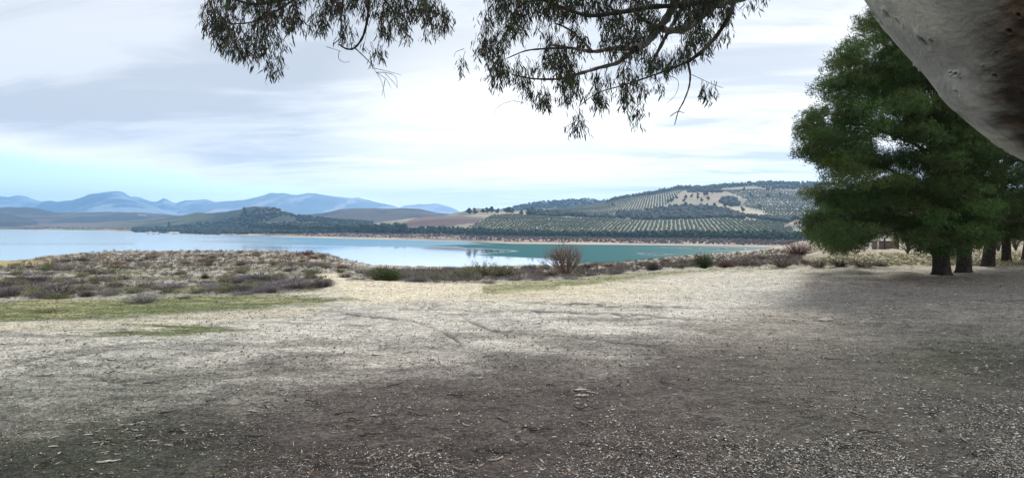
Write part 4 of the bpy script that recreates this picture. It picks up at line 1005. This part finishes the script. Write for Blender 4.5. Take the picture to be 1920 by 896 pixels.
def shrub(px, py, wpx, hpx, kind, label=None, group=None):
    X, Y, z = ground_at(px, py); h = hpx * Y / F; w = wpx * Y / F
    sp = dict(purple=1.6, dark=1.9, dry=1.0, green=1.2, red=1.2, olive=1.2, straw=1.3)[kind]
    o = obj('shrub', SM[kind][int(px * 7 + py) % 4], (X, Y, z - .03), None, random.random() * 6.28, (w / (sp * 1.1), w / (sp * 1.1), h))
    tag(o, label or KL[kind], 'shrub', group or ('scrub bushes on the lakeside flat' if not label else None)); return o
NOT = [(722, 526, 66, 30, 'green', 'dense green bush at the water side of the sandy path'), (1318, 502, 40, 30, 'green', 'upright feathery green bush on the far edge of the clearing, centre right'),
 (1497, 478, 66, 30, 'red', 'large reddish bare thicket beside the lowest pine boughs'), (1466, 500, 52, 28, 'dry', 'tall bare twiggy shrub in front of the reddish thicket'),
 (1535, 501, 44, 24, 'dry', 'bare twiggy shrub under the tip of the pine boughs'), (1574, 500, 42, 19, 'dark', 'rounded dark bush at the clearing edge under the pine boughs'),
 (1618, 500, 60, 22, 'dry', 'sparse bare shrub with a leaning stem under the pine crown'), (1222, 506, 34, 18, 'dark', 'small dark bush by the white gravel, right of the bare tree'),
 (112, 553, 84, 26, 'dark', 'largest dark bush on the left, nearest the green grass'), (160, 556, 34, 19, 'dark', 'dark round bush just right of the largest dark bush'),
 (270, 567, 78, 24, 'purple', 'grey-mauve bush reaching into the green grass on the left'), (90, 583, 62, 10, 'olive', 'flat green creeping bush in the middle of the grass at far left'),
 (30, 541, 50, 10, 'purple', 'low mauve bush on pale gravel at the left edge'), (66, 529, 80, 14, 'dark', 'wide low dark bush behind the gravel at far left'), (555, 539, 120, 22, 'purple', 'broad mauve scrub mass left of the sandy path'),
 (600, 536, 56, 16, 'purple', 'mauve bush with its tip touching the sandy path'), (500, 545, 70, 18, 'purple', 'mauve bush left of the broad mauve mass by the path'), (510, 549, 24, 11, 'dark', 'small dark bush just beyond the grass, left of the path'),
 (320, 541, 70, 18, 'purple', 'pale mauve mound in the middle of the left scrubland'), (384, 522, 15, 14, 'green', 'small dark green bush standing up from the brown flat at left centre'),
 (400, 545, 60, 18, 'purple', 'mauve mound right of the pale gravel at left centre'), (345, 560, 26, 8, 'dark', 'tiny dark bush in the grass edge at left centre'), (456, 552, 60, 14, 'purple', 'flat mauve bush on the grass edge at left centre'),
 (648, 520, 34, 16, 'dark', 'dark bush at the far side of the path mouth'), (674, 525, 56, 14, 'purple', 'mauve bush between the path and the dense green bush'), (780, 527, 60, 14, 'purple', 'mauve bush right of the dense green bush'),
 (905, 516, 80, 28, 'olive', 'tall wispy olive bush against the bright water'), (870, 520, 60, 22, 'olive', 'wispy olive bush left of the tallest one against the water'), (945, 518, 60, 24, 'olive', 'wispy olive bush right of the tallest one against the water'), (965, 526, 60, 14, 'purple', 'mauve bush beside the green verge left of the bare tree'),
 (915, 530, 40, 12, 'purple', 'low mauve bush at the clearing edge left of the bare tree'), (1010, 525, 56, 14, 'purple', 'mauve bush at the foot of the bare tree, left side'), (1072, 522, 50, 12, 'purple', 'mauve bush at the foot of the bare tree, right side'),
 (1107, 517, 28, 13, 'purple', 'small mauve bush on the verge just right of the bare tree'), (1155, 514, 56, 16, 'purple', 'mauve bush on white gravel further right of the bare tree'), (1250, 499, 40, 14, 'dry', 'brown twiggy bush left of the feathery green bush'), 
 (1370, 499, 50, 18, 'dry', 'pale brown brush right of the feathery green bush'), (1405, 498, 60, 22, 'dry', 'bare brown brush between the green bush and the reddish thicket'), (1650, 499, 40, 12, 'dark', 'low dark scrub in the grass under the pine crown')]
for a in NOT: shrub(*a)
LP = [(-20, 500), (100, 488), (200, 477), (600, 477), (650, 500), (660, 508), (600, 512), (620, 525), (625, 538), (560, 552), (350, 552), (200, 558), (-20, 562)]
RP = [(660, 508), (870, 505), (1000, 501), (1200, 494), (1400, 484), (1500, 478), (1520, 497), (1300, 502), (1200, 508), (1080, 520), (900, 528), (800, 530), (700, 524)]
rr = np.random.default_rng(31); cnt = 0
while cnt < 255:
    px = rr.uniform(-15, 1520); py = rr.uniform(478, 562)
    if pip(np.array(px), np.array(py), LP): kinds = ['purple'] * 5 + ['dark'] * 2 + ['olive'] * 3 + ['straw'] if py > 505 else ['olive', 'dark', 'red', 'straw', 'purple', 'dry', 'olive']
    elif pip(np.array(px), np.array(py), RP): kinds = ['purple'] * 2 + ['dry'] * 4 + ['red', 'straw', 'olive', 'dark'] if px > 1000 else ['purple'] * 5 + ['red', 'olive', 'dry', 'dark']
    else: continue
    if pip(np.array(px), np.array(py), [(590, 511), (650, 509), (700, 524), (640, 545), (625, 530)]): continue
    Y = (py - 470) / 90.; sc = .5 + .6 * np.clip((py - 480) / 70, 0, 1)
    w = rr.uniform(22, 50) * sc; kd = kinds[rr.integers(len(kinds))]; base_l = KL[kd].replace(' on the lakeside flat', '').replace(' among the dry scrub', '').replace(' among the lakeside scrub', '').replace(' on the slope above the lake', '')
    zone = ('at far left' if px < 130 else 'in the left scrub' if px < 330 else 'left of the path' if px < 480 else 'beside the path mouth' if px < 660 else 'near the dense green bush' if px < 830 else 'near the wispy bushes' if px < 980 else 'near the bare tree' if px < 1180 else 'near the feathery green bush' if px < 1360 else 'near the reddish thicket')
    ff = (py - 478) / 82; row = ', close to the water' if ff < .3 else ', halfway to the water' if ff < .6 else ', nearest the grass'
    shrub(px, py, w, w * rr.uniform(.28, .45), kd, base_l + ' ' + zone + row, 'scrub bushes above the lake'); cnt += 1
# dry ground cover nobody could count
def tufts(n, region, seed, hpx, cols_, wd=.02, nb=9):
    rng = np.random.default_rng(seed); P, Hh = [], []
    xs = [p[0] for p in region]; ys = [p[1] for p in region]
    px = rng.uniform(min(xs), max(xs), n * 3); py = rng.uniform(min(ys), max(ys), n * 3); m = pip(px, py, region); px, py = px[m][:n], py[m][:n]
    Yg = np.concatenate([np.arange(6, 40, .25), np.geomspace(40, 340, 160)])
    pxg = np.arange(min(xs) - 10, max(xs) + 20, 10.)
    A, B = np.meshgrid(pxg, Yg); yy = HY + F * (EYE - gz(toX(B, A), B)) / B; yy = np.minimum.accumulate(yy, 0)
    ci = np.clip(((px - pxg[0]) / 10).round().astype(int), 0, len(pxg) - 1)
    ri = np.array([np.searchsorted(-yy[:, c], -v) for c, v in zip(ci, py)]); ok = ri < len(Yg); px, ri = px[ok], ri[ok]
    Y = Yg[ri] * (1 + rng.uniform(-.006, .006, len(px))); X = toX(Y, px) ; Z = gz(X, Y) - .01; k = len(X)
    h = rng.uniform(hpx[0], hpx[1], k) * Y / F
    i = np.repeat(np.arange(k), nb); a = rng.random(len(i)) * 6.283; tl = rng.uniform(0, .9, len(i))
    D = np.stack([np.cos(a) * tl, np.sin(a) * tl, np.ones(len(i))], 1); D /= np.linalg.norm(D, axis=1)[:, None]
    B0 = np.stack([X[i], Y[i], Z[i]], 1) + np.stack([np.cos(a), np.sin(a), 0 * a], 1) * (h[i] * .5 * rng.random(len(i)))[:, None]
    V, Fa = blades(B0, D, h[i] * rng.uniform(.5, 1.1, len(i)), h[i] * rng.uniform(.10, .2, len(i)) + .004, rng)
    cA = np.array(cols_)[rng.integers(0, len(cols_), k)] * rng.uniform(.7, 1.3, (k, 1))
    return V, Fa, np.repeat(cA[i], 3, 0)
G = Geo()
C1 = [(.25, .225, .225), (.24, .24, .15), (.20, .18, .18), (.32, .29, .23), (.22, .17, .145)]
C2 = [(.18, .15, .14), (.21, .165, .14), (.19, .19, .12), (.24, .215, .175), (.11, .10, .09), (.23, .17, .125)]
G.add(*tufts(2300, LP, 71, (3, 8), C1)); G.add(*tufts(2000, [(60, 484), (200, 471), (600, 470), (700, 498), (640, 508), (0, 508)], 72, (2, 6), C2))
G.add(*tufts(2600, RP, 73, (3, 9), C1 + C2)); G.add(*tufts(1200, [(1100, 495), (1450, 466), (1520, 480), (1300, 500)], 74, (2, 6), C2))
G.add(*tufts(900, [(670, 512), (900, 507), (900, 526), (720, 524)], 75, (6, 14), C1))
tag(obj('dry_scrub_cover', G.mesh('dry_scrub_cover', M_SHRUB)), 'low dry grass and dead scrub covering the flat above the lake', 'ground cover', kind='stuff')
G = Geo(); GC = [(.15, .20, .05), (.20, .23, .07), (.12, .16, .045), (.26, .25, .11)]
G.add(*tufts(5200, [(-20, 565), (350, 554), (520, 553), (670, 561), (560, 574), (400, 586), (200, 598), (-20, 606)], 81, (1.2, 3.2), GC)); G.add(*tufts(1100, [(120, 612), (300, 598), (480, 594), (420, 620), (200, 634)], 82, (.8, 2.2), GC))
G.add(*tufts(1900, [(830, 545), (950, 530), (1170, 515), (1400, 501), (1540, 500), (1350, 507), (1200, 521), (1080, 537), (900, 551)], 83, (1.0, 2.6), GC))
G.add(*tufts(2600, [(1500, 498), (1560, 478), (1930, 474), (1930, 498)], 84, (2, 5), [(.36, .32, .20), (.28, .25, .15), (.22, .22, .12), (.40, .35, .25)]))
tag(obj('grass', G.mesh('grass', M_SHRUB)), 'short green and straw-coloured grass along the edges of the clearing', 'grass', kind='stuff')

# bare tree in the middle
def bare_tree(px, py, hpx, wpx, label, seed, c=(.20, .14, .115), nst=13, depth=4, name='bare_tree', tipc=(.38, .24, .18)):
    rng = np.random.default_rng(seed); X, Y, z = ground_at(px, py); Hh = hpx * Y / F; Wd = wpx * Y / F
    t_ = thing(name, (X, Y, z - .03), label, 'tree'); GT = Geo(); GW = Geo()
    def grow(p, d, l, r, lev):
        k = 4; q = [p]; dd = d.copy()
        for _ in range(k): dd = dd + rng.normal(0, .10, 3) + np.array((0, 0, .04)); dd /= np.linalg.norm(dd); q.append(q[-1] + dd * l / k)
        V, Fa = tube_(q, np.linspace(r, r * .55, k + 1), 5 if lev == 0 else 3); (GT if lev == 0 else GW).add(V, Fa, c if lev < 2 else np.array(c) * (1 - lev / 5) + np.array(tipc) * lev / 5)
        if lev < depth:
            for _ in range(3 if lev else 5):
                i = rng.integers(2, k + 1); e_ = dd + rng.normal(0, .42, 3) + np.array((0, 0, .15)); e_ /= np.linalg.norm(e_); grow(q[i], e_, l * rng.uniform(.42, .68), r * .55, lev + 1)
    for s in range(nst):
        a = rng.random() * 6.283; tl = rng.uniform(.1, 1.0) * Wd / Hh * .8; d = np.array((math.cos(a) * tl, math.sin(a) * tl, 1.0)); d /= np.linalg.norm(d)
        grow(np.array((math.cos(a) * .05, math.sin(a) * .05, 0)), d, Hh * .55, Hh * .016, 0)
    tag(obj('stem', GT.mesh('stem', M_TWIG), parent=t_), kind='stuff'); tag(obj('twig', GW.mesh('twig', M_TWIG), parent=t_), kind='stuff')
bare_tree(1062, 515, 56, 76, 'leafless multi-stemmed tree in the middle of the view, standing against the teal water', 5, nst=25)

# ------------------------------------------------------------------ STONES, BARK, STICKS, LITTER
def stone_mesh(seed, flat=.5):
    rng = np.random.default_rng(seed); V, Fa = ICO2; V = V.copy(); k = 1 + (rng.random(len(V)) - .5) * .25
    d = rng.normal(0, 1, (6, 3)); d /= np.linalg.norm(d, axis=1)[:, None]
    for q in d: s_ = V @ q; V = V - np.outer(np.clip(s_ - rng.uniform(.5, .8), 0, 1), q)
    V = V * k[:, None] * np.array((1, .75, flat)); return mesh_np('stone', V, Fa, M_STONE, np.broadcast_to(C(.52, .49, .44), V.shape) * (.85 + .3 * rng.random((len(V), 1))))
STN = [stone_mesh(400 + k) for k in range(8)]
def zone(px, py):
    return ('at far left' if px < 320 else 'left of centre' if px < 740 else 'near the centre' if px < 1120 else 'right of centre' if px < 1420 else 'at lower right' if px < 1680 else 'at far right') + (', closest to the camera' if py > 840 else ', in the middle rows' if py > 770 else ', farther back')
def stone(px, py, wpx, label, group=None, flat=1.0):
    X, Y, z = ground_at(px, py); s = wpx * Y / F * .5
    o = obj('stone', STN[int(px) % 8], (X, Y, z + s * .12 * flat), None, random.random() * .6 - .3, (s, s * .9, s * .75 * flat)); tag(o, label, 'stone', group)
stone(1549, 601, 27, 'largest pale flat stone lying alone on the right of the clearing', None, .75)
stone(1389, 671, 14, 'white flat stone at the edge of the dark litter, right of centre', None, .6)
stone(1562, 502, 16, 'pale stone on the bright edge of the clearing under the pine boughs', None, .7)
stone(1690, 767, 12, 'round white stone in the gravel at lower right'); stone(901, 709, 12, 'white stone in the litter just above centre bottom'); stone(910, 742, 8, 'small white stone below the white stone in the centre litter')
for (x, y) in [(1489, 600), (1583, 606), (1663, 574), (1744, 572), (1800, 605), (1770, 625), (1830, 690), (1896, 682), (1520, 709), (1500, 721)]: stone(x, y, 9, 'small pale stone scattered on the shaded ground at right', 'small stones on the shaded ground')
rr = np.random.default_rng(41)
for k in range(170):
    px = 1350 + 560 * rr.random() ** .8 if k < 110 else rr.uniform(150, 1350); py = rr.uniform(690, 893)
    stone(px, py, rr.uniform(4.5, 9.5), 'small pale pebble in the dark litter ' + zone(px, py), 'pebbles in the litter')
for k in range(34):
    px = rr.uniform(780, 1230); py = np.interp(px, [780, 900, 1080, 1230], [531, 531, 521, 509]) + rr.uniform(-3, 3); stone(px, py, rr.uniform(4, 8), 'small clod along the far edge of the sandy clearing ' + ('near the path' if px < 880 else 'near the wispy bushes' if px < 1000 else 'in front of the bare tree' if px < 1110 else 'right of the bare tree'), 'clods along the edge of the scrub')
def strip_mesh(seed, curve, c):
    rng = np.random.default_rng(seed); n = 7; t = np.linspace(-.5, .5, n); y = curve * (t ** 2 - .1) + .04 * rng.normal(0, 1, n); w = .11 * (1 - (2 * np.abs(t)) ** 3 * .8) * (1 + .25 * rng.normal(0, 1, n))
    V = []; 
    for i in range(n):
        V += [(t[i], y[i] - w[i], .015), (t[i], y[i], .07 + .02 * rng.random()), (t[i], y[i] + w[i], .015), (t[i], y[i], .0)]
    V = np.array(V); Fa = []
    for i in range(n - 1):
        for j in range(4): Fa.append((i * 4 + j, i * 4 + (j + 1) % 4, i * 4 + 4 + (j + 1) % 4, i * 4 + 4 + j))
    return mesh_np('bark_strip', V, np.array(Fa), M_LITTER, np.broadcast_to(C(*c), V.shape) * (.85 + .3 * rng.random((len(V), 1))))
BRK = [strip_mesh(500 + k, cv, c) for k, (cv, c) in enumerate([(.1, (.52, .49, .43)), (.5, (.42, .38, .31)), (.9, (.40, .35, .28)), (-.4, (.55, .52, .46)), (0, (.50, .44, .34)), (-.8, (.34, .29, .23))])]
def bark(px, py, lpx, rot, k, label, group=None, wid=1.0):
    X, Y, z = ground_at(px, py); s = lpx * Y / F; o = obj('bark_strip', BRK[k], (X, Y, z + .004), None, rot, (s, s * wid, s)); tag(o, label, 'bark', group)
bark(1091, 742, 26, .1, 4, 'large pale wedge of bark in the litter right of centre', None, 2.2); bark(1088, 731, 24, -.1, 3, 'pale curled bark piece just behind the large pale wedge', None, 1.8); bark(1108, 736, 20, -.6, 4, 'thin pale bark piece touching the right end of the large wedge')
bark(857, 779, 26, 1.3, 2, 'curved pale bark strip standing on end, left of centre bottom', None, .7); bark(872, 797, 24, -1.0, 1, 'curved grey bark strip just below the upright curved strip', None, .8); bark(931, 862, 36, .7, 2, 'long curled grey bark strip near the bottom centre', None, .8)
bark(199, 868, 34, .35, 0, 'forked pale bark piece at the lower left', None, 1.3); bark(217, 866, 16, .8, 3, 'short pale bark piece beside the forked piece at lower left'); bark(100, 838, 18, .1, 3, 'lone pale bark flake at the far lower left', None, 1.3)
bark(288, 828, 18, 0, 0, 'straight white bark sliver, left one of two at lower left'); bark(315, 835, 15, 0, 0, 'straight white bark sliver, right one of two at lower left'); bark(1405, 868, 30, -1.1, 5, 'long pale curled bark strip at the bottom right of centre')
rr = np.random.default_rng(43)
for k in range(95):
    if k < 34: px, py = rr.normal(225, 38), rr.normal(806, 26)
    else: px = rr.uniform(20, 1900); py = 895 - 200 * rr.random() ** 1.4
    bark(px, min(py, 893), rr.uniform(8, 16), rr.normal(.1, .7), rr.integers(0, 6), 'pale bark flake in the pile of flakes at lower left' if k < 34 else 'small pale bark flake in the litter ' + zone(px, py), 'flakes in the lower left pile' if k < 34 else 'bark flakes strewn in the litter', rr.uniform(.6, 1.5))
def stick(px, py, lpx, rot, label, group=None, c=(.05, .04, .035), seed=0):
    rng = np.random.default_rng(seed); X, Y, z = ground_at(px, py); s = lpx * Y / F; n = 6; t = np.linspace(-.5, .5, n) * s
    q = np.stack([t, rng.normal(0, .05, n) * s, np.full(n, .008) + np.abs(rng.normal(0, .006, n))], 1); G = Geo(); V, Fa = tube_(q, np.linspace(.006, .0025, n), 5); G.add(V, Fa, c)
    i = rng.integers(1, 4); V, Fa = tube_([q[i], q[i] + np.array((.15 * s, .12 * s * rng.choice([-1, 1]), .012))], [.004, .0015], 4); G.add(V, Fa, c)
    o = obj('stick', G.mesh('stick', M_TWIG), (X, Y, z), None, rot); tag(o, label, 'stick', group)
stick(742, 722, 40, .9, 'forked dark twig lying left of centre in the litter', seed=1); stick(860, 742, 44, .02, 'straight dark stick lying level in the litter left of centre', seed=2); stick(1100, 768, 46, .0, 'dark stick lying just below the large pale bark wedge', seed=3); stick(695, 818, 40, .3, 'dark bent stick in the litter at lower left of centre', seed=4)
stick(1015, 808, 44, .1, 'dark stick at lower centre, below the pale bark', seed=5); stick(1640, 812, 60, .05, 'long dark stick lying in the gravel at lower right', seed=6); stick(1250, 745, 30, .5, 'pale grey twig right of the large pale bark wedge', c=(.3, .27, .22), seed=7); stick(285, 720, 30, -.05, 'dark stick on the pale ground at left', seed=8)
for k in range(60):
    px = rr.uniform(60, 1890); py = rr.uniform(660, 892); stick(px, py, rr.uniform(16, 42), rr.uniform(-1.2, 1.2), ('thin pale fallen twig in the litter ' if k % 2 else 'thin dark fallen twig in the litter ') + zone(px, py), 'fallen twigs in the litter', (.30, .26, .21) if k % 2 else (.045, .036, .03), 100 + k)
# flakes, chips, crumbs: real small pieces, past counting
def litter(n, seed, fx, fy, size, pal, wts, thick=False, asp_=(.25, .8)):
    rng = np.random.default_rng(seed); px = fx(rng, n); py = fy(rng, n, px); Y = EYE * F / (py - HY); X = toX(Y, px)
    dn = fbm(X * 1.4 + 4, Y * 1.6, 4); k_ = rng.random(n) < smooth(.34, .58, dn) * .85 + .15; X, Y = X[k_], Y[k_]; n = len(X); Z = gz(X, Y) + .002
    a = rng.uniform(0, 6.283, n); s = rng.uniform(size[0], size[1], n) * rng.choice([.6, 1, 1.3], n); asp = rng.uniform(*asp_, n)
    ex = np.stack([np.cos(a), np.sin(a), rng.normal(0, .25, n)], 1) * s[:, None] * .5; ey = np.stack([-np.sin(a), np.cos(a), rng.normal(0, .35, n)], 1) * (s * asp)[:, None] * .5
    P = np.stack([X, Y, Z + s * .2], 1); cc = np.array(pal)[rng.choice(len(pal), n, p=wts)] * rng.uniform(.7, 1.25, (n, 1))
    if not thick:
        V = np.stack([P - ex, P + ey * .9 - ex * .1, P + ex, P - ey * .9 + ex * .1], 1).reshape(-1, 3); Fa = (np.arange(n) * 4)[:, None] + np.array([0, 1, 2, 3]); return V, Fa, np.repeat(cc, 4, 0)
    up = np.zeros((n, 3)); up[:, 2] = s * .35
    V = np.stack([P - ex, P + ey, P + ex, P - ey, P + up], 1).reshape(-1, 3); b = (np.arange(n) * 5)[:, None]
    Fa = np.concatenate([b + np.array(q) for q in ([3, 0, 4], [0, 1, 4], [1, 2, 4], [2, 3, 4])]); return V, Fa, np.repeat(cc, 5, 0)
LB = [(0, 725), (200, 715), (450, 690), (870, 660), (1130, 655), (1230, 640), (1320, 600), (1500, 560), (1920, 545)]
def fy_l(rng, n, px): lo = I(px, LB); return lo + (900 - lo) * rng.random(n) ** .72
pal = [(.50, .47, .43), (.32, .28, .23), (.14, .115, .10), (.04, .035, .03), (.62, .60, .56), (.18, .125, .105)]
G = Geo(); G.add(*litter(70000, 91, lambda r, n: r.uniform(-20, 1940, n), fy_l, (.005, .014), pal, [.08, .12, .24, .36, .05, .15]))
G.add(*litter(3500, 95, lambda r, n: r.uniform(-20, 1940, n), fy_l, (.025, .06), [(.34, .30, .25), (.16, .11, .08), (.46, .42, .35), (.09, .07, .055)], [.25, .35, .12, .28], asp_=(.10, .22)))
G.add(*litter(9000, 92, lambda r, n: r.uniform(700, 1940, n), lambda r, n, px: r.uniform(760, 900, n), (.008, .024), pal, [.3, .25, .1, .1, .2, .05]))
tag(obj('leaf_litter', G.mesh('leaf_litter', M_LITTER)), 'fallen eucalyptus leaves, bark crumbs and twigs covering the dark ground', 'leaf litter', kind='stuff')
G = Geo(); G.add(*litter(13000, 93, lambda r, n: 1940 - np.abs(r.normal(0, 330, n)), lambda r, n, px: 905 - np.abs(r.normal(0, 105, n)), (.006, .017), [(.32, .31, .28), (.46, .44, .41), (.20, .19, .17), (.08, .08, .07)], [.35, .15, .25, .25], True))
G.add(*litter(16000, 94, lambda r, n: r.uniform(-20, 1940, n), lambda r, n, px: r.uniform(530, 780, n), (.006, .022), [(.50, .48, .43), (.20, .18, .15), (.07, .06, .05)], [.25, .30, .45], True))
G.add(*litter(11000, 96, lambda r, n: r.uniform(-20, 1940, n), lambda r, n, px: 523 + 170 * r.random(n) ** 1.5, (.010, .036), [(.13, .12, .10), (.24, .22, .19), (.52, .49, .43)], [.5, .3, .2], True))
tag(obj('gravel', G.mesh('gravel', M_LITTER)), 'pale gravel chips scattered over the dark ground at lower right', 'gravel', kind='stuff')

# ------------------------------------------------------------------ SMOKE on the plain and HAZE
def vol(name, c, s, dens, colr, an=0.0, noise_=False):
    G = Geo(); V, Fa = (ICO2 if noise_ else (None, None))
    if noise_: G.add(V * np.array(s) / 2, Fa)
    else: box(G, (0, 0, -s[2] / 2), s)
    m = bpy.data.materials.new(name); m.use_nodes = True; t = m.node_tree; t.nodes.remove(t.nodes['Principled BSDF'])
    v = N(t, 'ShaderNodeVolumePrincipled'); v.inputs['Density'].default_value = dens; v.inputs['Color'].default_value = colr + (1,); v.inputs['Anisotropy'].default_value = an
    L(t, v.outputs[0], t.nodes['Material Output'].inputs['Volume'])
    o = obj(name, G.mesh(name, m), c); return o
h = vol('haze', (0, 5400, 230), (26000, 13000, 520), 1.05e-4, (.34, .62, 1.0), .35); tag(h, kind='stuff'); h['label'] = 'thin blue haze hanging over the lake and the far mountains'
